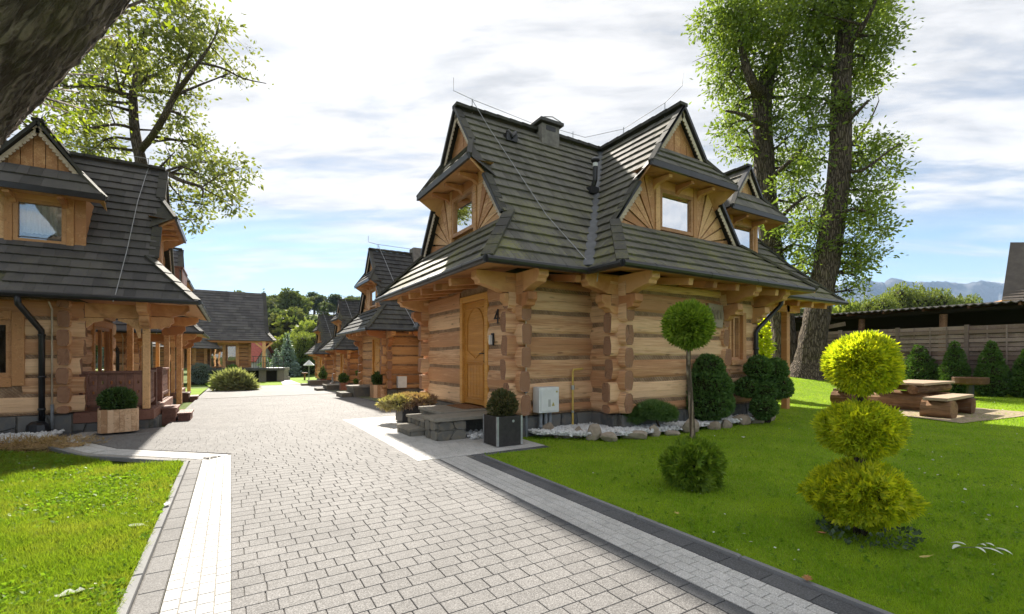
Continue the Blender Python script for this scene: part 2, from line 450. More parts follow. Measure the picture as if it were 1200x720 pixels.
M['plinth'] = stone('plinth_stone', (.085, .09, .095), (.155, .155, .15), (.18, .16, .13))
M['slab'] = stone('slab_stone', (.22, .20, .165), (.26, .24, .20), (.17, .15, .12))
M['rock'] = stone('field_stone', (.26, .205, .15), (.36, .30, .235), (.19, .155, .115))
M['mortar'] = simple('mortar', (.12, .115, .10), .95, 0, .1, .25, 20, .4, 50)
M['gravel'] = stone('white_gravel', (.58, .58, .57), (.74, .74, .73), (.50, .49, .48))

def leafmat(name, a, b, c=None, trans=.45, rough=.55, backlit=1.6, far=False):
    m, T = mat(name); g = T.node('ShaderNodeNewGeometry'); r = g.outputs['Random Per Island']
    pos = g.outputs['Position']
    n = T.noise(pos, 1.1 if not far else .05, 5, .68)
    col = T.mix(r, a, b)
    if c: col = T.mix(T.math('MULTIPLY', T.mapr(n, .42, .62), .8), col, c)
    d = T.node('ShaderNodeBsdfPrincipled', None, Roughness=rough); T.l.new(col, d.inputs['Base Color']); d.inputs['Specular IOR Level'].default_value = .05 if far else .22
    tl = T.node('ShaderNodeBsdfTranslucent'); tcol = T.mix(1.0, col, (1.25*backlit, 1.3*backlit, .55*backlit), 'MULTIPLY'); T.l.new(tcol, tl.inputs[0])
    mx = T.node('ShaderNodeMixShader', None, i0=trans); T.l.new(d.outputs[0], mx.inputs[1]); T.l.new(tl.outputs[0], mx.inputs[2])
    T.l.new(mx.outputs[0], T.out.inputs[0]); return m
M['leaf_ash'] = leafmat('ash_leaf', (.085, .13, .030), (.17, .23, .05), (.20, .25, .055), .45, backlit=1.3)
M['leaf_left'] = leafmat('maple_leaf', (.11, .14, .045), (.21, .235, .08), (.20, .20, .08), .4, backlit=1.25)
M['leaf_near'] = leafmat('near_leaf', (.15, .20, .025), (.25, .29, .035), None, .45, backlit=1.25)
M['leaf_yellow'] = leafmat('golden_thuja', (.20, .27, .016), (.58, .56, .025), (.34, .41, .022), .42)
M['leaf_lime'] = leafmat('lime_thuja', (.09, .16, .018), (.22, .30, .035), None, .35)
M['leaf_green'] = leafmat('green_thuja', (.05, .10, .02), (.11, .18, .035), None, .3)
M['leaf_dark'] = leafmat('dark_yew', (.045, .10, .028), (.12, .205, .055), None, .2)
M['leaf_juniper'] = leafmat('juniper', (.022, .05, .02), (.05, .095, .035), None, .2)
M['leaf_pine'] = leafmat('pine_needle', (.06, .13, .035), (.16, .25, .075), None, .2)
M['leaf_blue'] = leafmat('blue_spruce', (.13, .19, .17), (.25, .32, .29), None, .15)
M['leaf_box'] = leafmat('boxwood', (.035, .07, .02), (.085, .14, .04), None, .2)
M['leaf_boxred'] = leafmat('bronzed_boxwood', (.045, .07, .025), (.15, .12, .055), None, .2)
M['leaf_flat'] = leafmat('pale_juniper', (.22, .21, .09), (.42, .36, .20), (.33, .19, .14), .25)
M['leaf_pale'] = leafmat('pale_spreading_juniper', (.17, .19, .10), (.31, .32, .19), None, .3)
M['leaf_far'] = leafmat('far_leaf', (.075, .100, .042), (.135, .16, .07), (.16, .165, .075), .3, backlit=1.2, far=True)
M['leaf_far2'] = leafmat('far_light_leaf', (.12, .16, .045), (.23, .26, .08), None, .35, backlit=1.2, far=True)
M['leaf_far3'] = leafmat('far_dark_leaf', (.052, .075, .038), (.09, .115, .056), None, .25, far=True)
M['leaf_thuja'] = leafmat('hedge_thuja', (.04, .09, .022), (.10, .17, .04), None, .25)
M['grass'] = leafmat('grass_blade', (.13, .235, .013), (.235, .35, .026), (.28, .375, .03), .45, backlit=1.5)
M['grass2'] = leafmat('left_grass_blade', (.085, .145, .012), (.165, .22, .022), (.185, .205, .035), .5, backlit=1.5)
M['weed'] = leafmat('weed_leaf', (.09, .17, .015), (.17, .26, .025), None, .4)
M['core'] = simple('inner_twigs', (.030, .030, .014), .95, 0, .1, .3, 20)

def bark(name, a, b, moss=.3):
    m, T = mat(name); c = objc(T)
    v = T.node('ShaderNodeTexVoronoi', {'feature': 'DISTANCE_TO_EDGE'}, Scale=1.0)
    n0 = T.noise(c, 3, 3, .6)
    w = T.node('ShaderNodeVectorMath', {'operation': 'ADD'}); T.l.new(T.scale(c, 15, 15, 1.9), w.inputs[0])
    cb = T.node('ShaderNodeCombineXYZ'); T.l.new(T.math('MULTIPLY', n0, 2.0), cb.inputs[0]); T.l.new(T.math('MULTIPLY', n0, 1.5), cb.inputs[1]); T.l.new(cb.outputs[0], w.inputs[1])
    T.l.new(w.outputs[0], v.inputs['Vector'])
    h = T.mapr(v.outputs['Distance'], 0, .28)
    n = T.noise(c, 2.2, 5, .65); n2 = T.noise(c, 40, 3, .6)
    col = T.mix(h, tuple(x*.35 for x in a), T.mix(n2, a, b))
    col = T.mix(T.math('MULTIPLY', T.mapr(n, .5, .7), moss), col, (.09, .085, .03))
    hh = T.math('ADD', h, T.math('MULTIPLY', n2, .3))
    principled(T, col, .9, hh, .9, .035, .15); return m
M['bark'] = bark('grey_brown_bark', (.105, .080, .060), (.20, .16, .125), .3)
def bark_near():
    m, T = mat('near_bark'); at_ = T.n.new('ShaderNodeAttribute'); at_.attribute_name = 'along'; c = at_.outputs['Vector']
    r1 = T.noise(T.scale(c, 5.0, 1.5, 1), 1.0, 3, .55, 1.2); r2 = T.noise(T.scale(c, 16, 3.2, 1), 1.0, 4, .6, 1.0); n2 = T.noise(c, 26, 4, .65); n = T.noise(c, .9, 4, .6)
    h = T.math('ADD', T.math('MULTIPLY', r1, .5), T.math('MULTIPLY', r2, .6)); fur = T.mapr(h, .42, .62)
    col = T.mix(fur, (.055, .042, .033), T.mix(n2, (.13, .105, .085), (.24, .20, .165)))
    col = T.mix(T.math('MULTIPLY', T.mapr(n, .5, .7), .45), col, (.11, .105, .04))
    principled(T, col, .9, T.math('ADD', fur, T.math('MULTIPLY', n2, .5)), 1.0, .05, .15); return m
M['bark_near'] = bark_near()
M['bark_pale'] = bark('pale_stem_bark', (.22, .17, .12), (.36, .29, .21), .4)

def lawn_mat(name, a, b, c, brown):
    m, T = mat(name); pos = T.node('ShaderNodeNewGeometry').outputs['Position']
    n = T.noise(pos, .8, 5, .65); n2 = T.noise(pos, 30, 4, .7); n3 = T.noise(pos, 4, 4, .65)
    col = T.mix(T.mapr(n2, .3, .7), a, b); col = T.mix(T.math('MULTIPLY', T.mapr(n, .4, .65), .6), col, c)
    col = T.mix(T.math('MULTIPLY', T.mapr(n3, .58, .75), .5), col, brown)
    principled(T, col, .9, n2, .7, .03, .1); return m
M['lawn'] = lawn_mat('lawn_turf', (.12, .20, .012), (.19, .285, .02), (.23, .315, .024), (.20, .225, .04))
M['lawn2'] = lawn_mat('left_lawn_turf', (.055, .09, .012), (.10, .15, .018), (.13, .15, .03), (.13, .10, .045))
M['ground'] = lawn_mat('field', (.06, .09, .018), (.09, .13, .02), (.11, .14, .03), (.10, .09, .04))
def mountain_mat():
    m, T = mat('mountain_rock'); pos = T.node('ShaderNodeNewGeometry').outputs['Position']
    n = T.noise(pos, .004, 7, .65)
    col = T.mix(T.mapr(n, .4, .6), (.03, .045, .05), (.11, .11, .12))
    principled(T, col, .95, n, 1.0, 60.0, .1); return m
M['mountain'] = mountain_mat()

# ------------------------------------------------------------------ house parts
def frame2(c, t, o):
    """local frame of a wall: a along t, out along o, z up"""
    c = Vector((c[0], c[1])); t = Vector(t); o = Vector(o)
    return lambda a, out, z: Vector((c.x+t.x*a+o.x*out, c.y+t.y*a+o.y*out, z))
def pbox(mb, P, a0, a1, o0, o1, z0, z1, m=0):
    q = [P(a, o, z) for z in (z0, z1) for (a, o) in ((a0, o0), (a1, o0), (a1, o1), (a0, o1))]
    mb.add(q, [(3,2,1,0),(4,5,6,7),(0,1,5,4),(1,2,6,5),(2,3,7,6),(3,0,4,7)], m)

def clip(poly, inside, inter):
    out = []
    for i, p in enumerate(poly):
        q = poly[(i+1) % len(poly)]
        ip, iq = inside(p), inside(q)
        if ip: out.append(p)
        if ip != iq: out.append(inter(p, q))
    return out
def clip_convex(rect, poly):
    """clip rect (list of 2-D points) by convex ccw poly"""
    r = rect
    for i in range(len(poly)):
        a = poly[i]; b = poly[(i+1) % len(poly)]
        ex, ey = b[0]-a[0], b[1]-a[1]
        f = lambda p: ex*(p[1]-a[1])-ey*(p[0]-a[0])
        r = clip(r, lambda p: f(p) >= -1e-9, lambda p, q: (lambda t: (p[0]+(q[0]-p[0])*t, p[1]+(q[1]-p[1])*t))(f(p)/(f(p)-f(q))))
        if len(r) < 3: return []
    return r

class Roof:
    def __init__(s, root, expo=.275, wid=.14): s.root = root; s.faces = []; s.S = []; s.expo = expo; s.wid = wid; s.caps = []
    def face(s, pts, shingled=True):
        P = [Vector(p) for p in pts]; s.faces.append(P)
        if not shingled: return
        n = (P[1]-P[0]).cross(P[2]-P[0]).normalized()
        if n.z < 0: P = P[::-1]; n = -n
        u = Vector((0, 0, 1)).cross(n).normalized(); v = n.cross(u)
        o = P[0]; uv = [((p-o).dot(u), (p-o).dot(v)) for p in P]
        area = sum(uv[i][0]*uv[(i+1) % len(uv)][1]-uv[(i+1) % len(uv)][0]*uv[i][1] for i in range(len(uv)))
        if area < 0: uv = uv[::-1]
        v0 = min(p[1] for p in uv); v1 = max(p[1] for p in uv); u0 = min(p[0] for p in uv); u1 = max(p[0] for p in uv)
        rows = max(1, round((v1-v0)/s.expo)); e = (v1-v0)/rows
        for r in range(rows):
            va = v0+r*e; vb = va+e
            x = u0-rnd.random()*s.wid
            butt = .038
            while x < u1:
                w = s.wid*rnd.uniform(.62, 1.4)
                dv = rnd.uniform(-.005, .003)
                c = clip_convex([(x+.0015, va+dv if r else va), (x+w-.0015, va+dv if r else va), (x+w-.0015, vb), (x+.0015, vb)], uv)
                x += w
                if len(c) < 3: continue
                bt = butt*rnd.uniform(.90, 1.10)
                top = [o+u*p[0]+v*p[1]+n*(.012+bt*(1-(p[1]-va)/e)) for p in c]
                bot = [o+u*p[0]+v*p[1]-n*.004 for p in c]
                s.S.append((top, bot, sum(top, Vector())/len(top), n, w))
    def cap(s, a, b, w=.20, h=.05, name='ridge_cap'): s.caps.append((Vector(a), Vector(b), w, h, name))
    def finish(s, mats, individuals=0, mirror=False):
        mb = MB()
        for P in s.faces: mb.add([p-Vector((0, 0, .01)) for p in P], [list(range(len(P)))])
        ro = mb.build('roof', mats[1], s.root)
        W = s.root.matrix_basis if False else Matrix.Translation(s.root.location) @ Matrix.Scale(s.root.scale[0], 4)
        camp = Vector((0, 0, EYE)); sc_ = []
        for top, bot, c, n, w in s.S:
            wc = W @ c; d = wc-camp; dist = d.length
            fx = wc.x*FW[0]+wc.y*FW[1]; lx = wc.x*RT[0]+wc.y*RT[1]
            vis = -n.dot(d)/dist
            inside = fx > .5 and abs(lx/fx*F) < 600 and -300 < (HZ-360)+ -(wc.z-EYE)*F/fx < 360
            sc_.append((w*max(vis, 0.02)/dist if inside and vis > 0 else 0))
        order = sorted(range(len(s.S)), key=lambda i: -sc_[i])
        def geo(mb, i, o=Vector()):
            top, bot = s.S[i][0], s.S[i][1]; k = len(top)
            mb.add([p-o for p in top]+[p-o for p in bot], [list(range(k))]+[[j+k, (j+1) % k+k, (j+1) % k, j] for j in range(k)])
        for i in order[:individuals]:
            if sc_[i] <= 0: continue
            m = MB(); c = s.S[i][2]; geo(m, i, c); m.build('shingle', mats[0], ro, c)
        rest = MB()
        for i in order[individuals:]: geo(rest, i)
        if rest.f: rest.build('shingles', mats[0], ro, kind='stuff')
        for a, b, w, h, name in s.caps:
            m = MB(); c = (a+b)/2; d = (b-a)
            L = d.length; k = max(1, int(L/.33)) if name != 'valley_flashing' else 1
            for j in range(k):
                p = a+d*(j/k)-c; q = a+d*((j+1)/k)-c
                p = p+Vector((0, 0, .014*(1 if k > 1 else 0)))
                m.bar(p-d.normalized()*.02, q, w, h)
            m.build(name, M['flash'] if name == 'valley_flashing' else mats[1], ro, c, bevel=0)
        return ro

def log_mesh(L, h, t=.20, end_mat=1):
    """a hewn log lying along local x: flat faces, rounded edges, small wobble"""
    prof = [(-t/2+.035, 0), (t/2-.035, 0), (t/2-.004, h*.13), (t/2+.008, h*.5), (t/2-.004, h*.87), (t/2-.035, h),
            (-t/2+.035, h), (-t/2+.004, h*.87), (-t/2-.008, h*.5), (-t/2+.004, h*.13)]
    n = len(prof); k = max(1, int(L/.4)); mb = MB(); V = []
    for i in range(k+1):
        x = L*i/k; dy = rnd.uniform(-.006, .006); dz = rnd.uniform(-.008, .008)
        for (y, z) in prof: V.append((x+(rnd.uniform(-.015, .015) if i in (0, k) else 0), y+dy+rnd.uniform(-.004, .004), z+dz))
    mb.add(V, [[i*n+j, i*n+(j+1) % n, (i+1)*n+(j+1) % n, (i+1)*n+j] for i in range(k) for j in range(n)])
    mb.add([V[j] for j in range(n)], [list(range(n))[::-1]], end_mat); mb.add([V[k*n+j] for j in range(n)], [list(range(n))], end_mat)
    return mb

def log_wall(root, p0, p1, z0, n, pitch, e0=.26, e1=.26, half=False, openings=(), t=.20, mats=None, out=None):
    mats = mats or [M['log'], M['log_end']]
    p0 = Vector(p0); p1 = Vector(p1); d = (p1-p0); L = d.length; d.normalize(); rz = math.atan2(d.y, d.x)
    top = z0+n*pitch
    # the chinked core behind the logs is the wall, the logs are its pieces
    mb = MB(); cuts = sorted({0.0, L} | {x for o in openings for x in o[:2]})
    for a, b in zip(cuts, cuts[1:]):
        mid = (a+b)/2; op = [o for o in openings if o[0] <= mid <= o[1]]
        if op:
            if op[0][2] > z0+.02: mb.box(a, b, -t/2+.030, t/2-.030, z0, op[0][2])
            if op[0][3] < top-.02: mb.box(a, b, -t/2+.030, t/2-.030, op[0][3], top)
        else: mb.box(a, b, -t/2+.030, t/2-.030, z0, top)
    w = mb.build('wall', M['chink'], root, (p0.x, p0.y, 0), rz)
    zs = [z0+i*pitch for i in range(n)]
    if half: zs = [z0-pitch/2]+[z+pitch/2 for z in zs[:-1]]+[zs[-1]+pitch/2]
    for z in zs:
        lo = max(z, z0); hi = min(z+pitch, top)
        h = hi-lo-.060
        if h < .06: continue
        seg = [(-e0+rnd.uniform(-.05, .05) if e0 else .002, L+(e1+rnd.uniform(-.05, .05) if e1 else -.002))]
        for (a, b, zl, zh) in openings:
            if min(hi, zh)-max(lo, zl) > pitch*.3:
                seg = [q for s_ in seg for q in ((s_[0], min(s_[1], a)), (max(s_[0], b), s_[1])) if q[1]-q[0] > .05]
        for a, b in seg:
            m = log_mesh(b-a, h, t); m.build('log', mats, w, (a, 0, lo+.03), smooth=False)
    return w

def window(root, P, a0, a1, z0, z1, o=0.0, fw=.07, depth=.10, curtain=True, mull=0, name='window', fm=None, bars=0):
    fm = fm or M['frame']; mb = MB()
    pbox(mb, P, a0, a0+fw, o-depth, o, z0, z1); pbox(mb, P, a1-fw, a1, o-depth, o, z0, z1)
    pbox(mb, P, a0+fw, a1-fw, o-depth, o-.002, z0, z0+fw); pbox(mb, P, a0+fw, a1-fw, o-depth, o-.002, z1-fw, z1)
    for k in range(mull):
        c = a0+(a1-a0)*(k+1)/(mull+1); pbox(mb, P, c-fw*.5, c+fw*.5, o-depth, o-.004, z0+fw, z1-fw)
    for k in range(bars):
        c = z0+(z1-z0)*(k+1)/(bars+1); pbox(mb, P, a0+fw, a1-fw, o-depth*.6, o-.012, c-.014, c+.014)
    w = mb.build(name, fm, root)
    g = MB(); pbox(g, P, a0+fw*.9, a1-fw*.9, o-depth*.62, o-depth*.52, z0+fw*.9, z1-fw*.9); g.build('pane', M['glass'], w)
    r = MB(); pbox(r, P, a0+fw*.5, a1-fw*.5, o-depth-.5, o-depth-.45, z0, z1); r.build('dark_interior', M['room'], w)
    if curtain:
        c = MB(); n = 28; A = np.linspace(a0+fw, a1-fw, n+1)
        for i in range(n):
            q0 = o-depth-.05+.012*math.sin(i*1.9); q1 = o-depth-.05+.012*math.sin((i+1)*1.9)
            lo = z0+fw+(.05 if not i % 2 else .08)+.06*(curtain == 'short')
            c.add([P(A[i], q0, lo), P(A[i+1], q1, lo), P(A[i+1], q1, z1-fw), P(A[i], q0, z1-fw)], [(0, 1, 2, 3)])
        c.build('curtain', M['curtain'], w)
    return w

def lace(root, a, b, down, nrm, name='lace_trim', tooth=.085, m=None):
    a = Vector(a); b = Vector(b); d = b-a; n = max(2, int(d.length/tooth)); down = Vector(down); nrm = Vector(nrm)*.02
    mb = MB()
    for i in range(n):
        p = a+d*(i/n); q = a+d*((i+1)/n)
        mb.prism([p, q, q+down*.55, p*.2+q*.8+down*.9, (p+q)/2+down, p*.8+q*.2+down*.9, p+down*.55], nrm)
    return mb.build(name, m or M['lace'], root)

def gable(root, roof, c, t, o, pz=6.83, k=1.37, gh=.72, hh=1.38, ho=.38, hz=5.27, bz=4.05, bw=2.03, ww=.55, wz=(4.16, 5.04),
          wide=True, lacem=None, curtain=True, detail=True, mh=None):
    """window gable of the loft: wall with fan boards, hood on brackets, small gablet above"""
    P = frame2(c, t, o); gz = pz-k*gh
    nrm = P(0, 1, 0)-P(0, 0, 0)
    wo = -.16
    mb = MB()
    if wide:
        mb.add([P(-bw+.1, wo-.06, bz-.15), P(bw-.1, wo-.06, bz-.15), P(bw-.1, wo-.06, bz), P(hh*.75, wo-.06, hz+.1), P(-hh*.75, wo-.06, hz+.1), P(-bw+.1, wo-.06, bz)], [(0, 1, 2, 3, 4, 5)])
    else:
        for s in (-1, 1): pbox(mb, P, min(s*(bw-.02), s*(ww+.005)), max(s*(bw-.02), s*(ww+.005)), wo-.10, wo-.03, bz-.3, hz+.12)
        pbox(mb, P, -ww-.01, ww+.01, wo-.10, wo-.03, wz[1], hz+.12); pbox(mb, P, -ww-.01, ww+.01, wo-.10, wo-.03, bz-.3, wz[0])
        for s in (-1, 1): pbox(mb, P, min(s*bw, s*(bw-.05)), max(s*bw, s*(bw-.05)), wo-1.6, wo-.10, bz-.3, hz+.08)
    gw = mb.build('gable_wall', M['plankx'], root)
    # posts beside the window
    for s in (-1, 1):
        m = MB(); pbox(m, P, min(s*ww, s*(ww+.13)), max(s*ww, s*(ww+.13)), wo-.05, wo+.05, bz-.12, hz+.05); m.build('post', M['post'], gw, bevel=.01)
    m = MB(); pbox(m, P, -ww, ww, wo-.05, wo+.03, wz[1]+.002, wz[1]+.19); m.build('header_board', M['beam'], gw)
    window(root, P, -ww+.004, ww-.004, wz[0], wz[1], wo+.035, .075, .10, curtain)
    if wide:
        for s in (-1, 1):
            a0 = ww+.132; z0 = bz-.03; ang = [90, 74, 59, 44, 28, 12, 0]
            def pt(th):
                sn, cs = math.sin(R(th)), math.cos(R(th))
                r = (pz-.16-k*a0-z0)/(sn+k*cs)
                if sn > .01: r = min(r, (hz+.02-z0)/sn)
                return (a0+r*cs, z0+r*sn)
            for i in range(len(ang)-1):
                p = pt(ang[i]-1.2); q = pt(ang[i+1]+1.2); o_ = .02+.012*(i % 2)
                bm_ = ang[i]/2+ang[i+1]/2; ap = (a0+.05*math.cos(R(bm_)), z0+.05*math.sin(R(bm_)))
                poly = [P(s*ap[0], wo+o_, ap[1]), P(s*p[0], wo+o_, p[1]), P(s*q[0], wo+o_, q[1])]
                m = MB(); m.prism(poly, -nrm*.03); m.build('board', M['plank'], gw)
    elif bw-ww > .2:
        for s in (-1, 1):
            m = MB(); pbox(m, P, min(s*(ww+.135), s*(bw+.02)), max(s*(ww+.135), s*(bw+.02)), wo-.02, wo+.02, bz-.3, hz+.06); m.build('board', M['plank'], gw)
    # gablet above the hood
    g = MB(); nb = 7
    for i in range(nb):
        a0 = -gh+2*gh*i/nb; a1 = a0+2*gh/nb-.012
        zt = lambda a: pz-.10-k*abs(a)
        poly = [P(a0, -.14, gz-.1), P(a1, -.14, gz-.1), P(a1, -.14, max(zt(a1), gz-.09))]
        if a0 < 0 < a1: poly.append(P(0, -.14, zt(0)))
        poly.append(P(a0, -.14, max(zt(a0), gz-.09)))
        g.prism(poly, nrm*(.02+.006*(i % 2)))
    g.build('gablet', M['plank'], root)
    # hood: shingled top, boarded underside, brackets
    hk = pz-k*hh if wide else hz-.06
    fl = roof.face
    A = P(-gh, -.02, gz); B = P(gh, -.02, gz); Cc = P(hh, ho, hz); D = P(-hh, ho, hz)
    fl([D, Cc, B, A])
    for s in (-1, 1):
        fl([P(s*hh, ho, hz), P(s*(hh+.10), -.16, hk-.02), P(s*gh, -.02, gz)][::s], False)
    m = MB(); m.prism([P(-gh, -.04, gz-.09), P(gh, -.04, gz-.09), P(hh-.01, ho-.01, hz-.09), P(-hh+.01, ho-.01, hz-.09)], (0, 0, .05))
    for s in (-1, 1): m.prism([P(s*(hh-.01), ho-.01, hz-.09), P(s*(hh-.06), -.2, hk-.14), P(s*gh, -.04, gz-.09)], (0, 0, .05))
    m.add([P(-hh, ho-.02, hz-.095), P(hh, ho-.02, hz-.095), P(hh-.06, wo-.04, hz-.02), P(-hh+.06, wo-.04, hz-.02)], [(0, 1, 2, 3)])
    hd = m.build('hood_soffit', M['plankx'], root)
    m = MB(); m.bar(P(-hh-.02, ho+.01, hz-.035), P(hh+.02, ho+.01, hz-.035), .05, .12); m.build('hood_edge', M['black'], root)
    for s in (-1, 1):
        m = MB(); m.bar(P(s*(hh+.01), ho, hz-.02), P(s*(gh-.02), .0, gz+.05), .10, .07); m.build('hip_cap', M['ridge'] if mh is None else mh, root)
    for a in ((-.7, 0, .7) if wide else (-.42, .42)):
        m = MB(); m.prism([P(a-.05, wo, hz-.08), P(a-.05, ho-.10, hz-.10), P(a-.05, ho-.10, hz-.16), P(a-.05, wo+.12, hz-.20), P(a-.05, wo, hz-.30)], P(.1, 0, 0)-P(0, 0, 0)); m.build('bracket', M['beam'], root)
    # barge boards and pale scalloped trim
    lm = lacem or M['lace']
    for s in (-1, 1):
        for (a0, z0, a1, z1) in ((0, pz+.03, gh+.05, gz-.03),) + (((hh-.05, hk+.03, bw, pz-k*bw),) if wide else ()):
            m = MB(); m.bar(P(s*a0, .015, z0), P(s*a1, .015, z1), .13, .06, up=(P(s*1.37, 0, 1)-P(0, 0, 0))); m.build('barge_board', M['black'] if mh is None else mh, root)
            dn = (P(-s*k*.1, 0, -.1)-P(0, 0, 0)).normalized()*.10
            lace(root, P(s*(a0-.03), .0, z0-.07), P(s*(a1-.03), .0, z1-.05), dn, nrm, m=lm)
    return P

def corbels(root, p, d, t=.20, Ls=(.88, .58, .34), ztop=2.93, mats=None, h=.36):
    d = Vector((d[0], d[1], 0)); s = Vector((-d.y, d.x, 0))
    for i, L in enumerate(Ls):
        zt = ztop-i*h; L = L*rnd.uniform(.95, 1.05); w = t*(1-.05*i)
        prof = [(-.12, zt), (L, zt), (L+.01, zt-.13), (L-.05, zt-.17), (L-.07, zt-.23), (L-.18, zt-.245), (L*.55, zt-.30), (L*.42, zt-h+.015), (-.12, zt-h+.015)]
        poly = [Vector((p[0], p[1], 0))+d*a-s*(w/2)+Vector((0, 0, z)) for a, z in prof]
        m = MB(); m.prism(poly, s*w, 0, 1); m.build('corbel', mats or [M['beam'], M['beam']], root, bevel=.012)

def plinth(root, p0, p1, out, z1, z0=-.25, size=.42, m=None):
    p0 = Vector((*p0, 0)); p1 = Vector((*p1, 0)); d = p1-p0; L = d.length; d.normalize(); o = Vector((*out, 0))
    mb = MB(); q0 = p0-d*.0
    mb.prism([q0+o*.10, q0+d*L+o*.10, q0+d*L-o*.10, q0-o*.10], (0, 0, z1-z0-.012)); 
    for i, v in enumerate(mb.v): mb.v[i] = (v[0], v[1], v[2]+z0)
    pl = mb.build('plinth', M['mortar'], root)
    n = max(1, round(L/size)); xs = [0]+[L*(i+rnd.uniform(-.22, .22))/n for i in range(1, n)]+[L]
    sk = [0]+[rnd.uniform(-.08, .08) for _ in range(n-1)]+[0]
    g = .008
    for i in range(n):
        quads = []
        b0, b1, t0, t1 = xs[i]-sk[i]+g, xs[i+1]-sk[i+1]-g, xs[i]+sk[i]+g, xs[i+1]+sk[i+1]-g
        zt = z1-.012; zb = z0
        if rnd.random() < .45:
            f = rnd.uniform(.4, .65); r1 = rnd.uniform(-.06, .06)
            zl = zb+(zt-zb)*f+r1; zr = zb+(zt-zb)*f-r1; lx = b0+(t0-b0)*f; rx = b1+(t1-b1)*f
            quads = [[(b0, zb), (b1, zb), (rx, zr-g), (lx, zl-g)], [(lx, zl+g), (rx, zr+g), (t1, zt), (t0, zt)]]
        else: quads = [[(b0, zb), (b1, zb), (t1, zt), (t0, zt)]]
        for q in quads:
            pr = .125+rnd.uniform(0, .018); cx = sum(a for a, _ in q)/len(q); cz = sum(z for _, z in q)/len(q)
            base = [p0+d*a+o*.09+Vector((0, 0, z)) for a, z in q]; fr = [p0+d*(cx+(a-cx)*.94)+o*pr+Vector((0, 0, cz+(z-cz)*.94)) for a, z in q]
            m_ = MB(); m_.add(base+fr, [(4, 5, 6, 7)]+[(j, (j+1) % 4, (j+1) % 4+4, j+4) for j in range(4)])
            m_.build('stone', m or M['plinth'], pl)
    return pl

def gutter(root, a, b, r=.06, name='gutter'):
    m = MB(); a = Vector(a); b = Vector(b); m.tube([a, b], r, 10)
    d = (b-a); n = int(d.length/1.6)
    for i in range(n+1):
        p = a+d*((i+.5)/(n+1)); m.tube([p-d.normalized()*.012, p+d.normalized()*.012], r*1.07, 10)
    return m.build(name, M['black'], root, smooth=False)

def soffit(root, pts, name='soffit'):
    m = MB(); m.prism(pts, (0, 0, .03)); return m.build(name, M['plankx'], root)

def door_part(root, P, a0, a1, z0, z1, o=.03):
    """panelled entrance door in its frame; P looks outwards"""
    m = MB(); fw = .13
    pbox(m, P, a0, a0+fw, o-.12, o+.06, z0, z1); pbox(m, P, a1-fw, a1, o-.12, o+.06, z0, z1); pbox(m, P, a0+fw, a1-fw, o-.12, o+.058, z1-fw, z1)
    d = m.build('door_frame', M['door'], root, bevel=.012)
    m = MB(); b0, b1, c0, c1 = a0+fw+.006, a1-fw-.006, z0+.02, z1-fw-.006; pbox(m, P, b0, b1, o-.08, o-.01, c0, c1)
    dr = m.build('door', M['door'], root)
    # raised mouldings: tall arched panel above, square panel below
    m = MB(); w = b1-b0; x0, x1 = b0+.13, b1-.13; zc = c0+(c1-c0)*.42; zt = c1-.14
    cx = (x0+x1)/2; rr = (x1-x0)/2
    arch = [P(x0, o, zc+.22), P(x0, o, zt-rr)]+[P(cx-rr*math.cos(R(a)), o, zt-rr+rr*math.sin(R(a))) for a in range(15, 166, 15)]+[P(x1, o, zt-rr), P(x1, o, zc+.22), P(cx, o, zc+.06), P(x0, o, zc+.22)]
    m.tube(arch, .013, 6)
    m.tube([P(x0+.02, o, zt), P(x1-.02, o, zt)], .010, 6)
    lp = [(x0, c0+.12), (x1, c0+.12), (x1, zc-.06), (x0, zc-.06), (x0, c0+.12)]
    m.tube([P(a, o, z) for a, z in lp], .013, 6)
    m.tube([P(x0, o, zc-.01), P(x1, o, zc-.01)], .014, 6)
    m.build('moulding', M['door'], dr)
    m = MB(); n = 5
    for i in range(n): pbox(m, P, x0+.03+(x1-x0-.06)*i/n, x0+.03+(x1-x0-.06)*(i+1)/n-.008, o-.02, o+.002, c0+.15, zc-.09)
    m.build('lower_panel', M['door'], dr)
    ha = b0+.085; hz_ = c0+(c1-c0)*.47
    m = MB(); pbox(m, P, ha-.022, ha+.022, o-.012, o+.008, hz_-.14, hz_+.14); m.tube([P(ha, o, hz_+.05), P(ha, o+.055, hz_+.05), P(ha+.12, o+.06, hz_+.045)], .011, 8)
    m.build('handle', M['black'], dr)
    return dr

def roof_wire(root, pts, name='lightning_wire', r=.009):
    m = MB(); m.tube(pts, r, 5); return m.build(name, M['wire'], root)

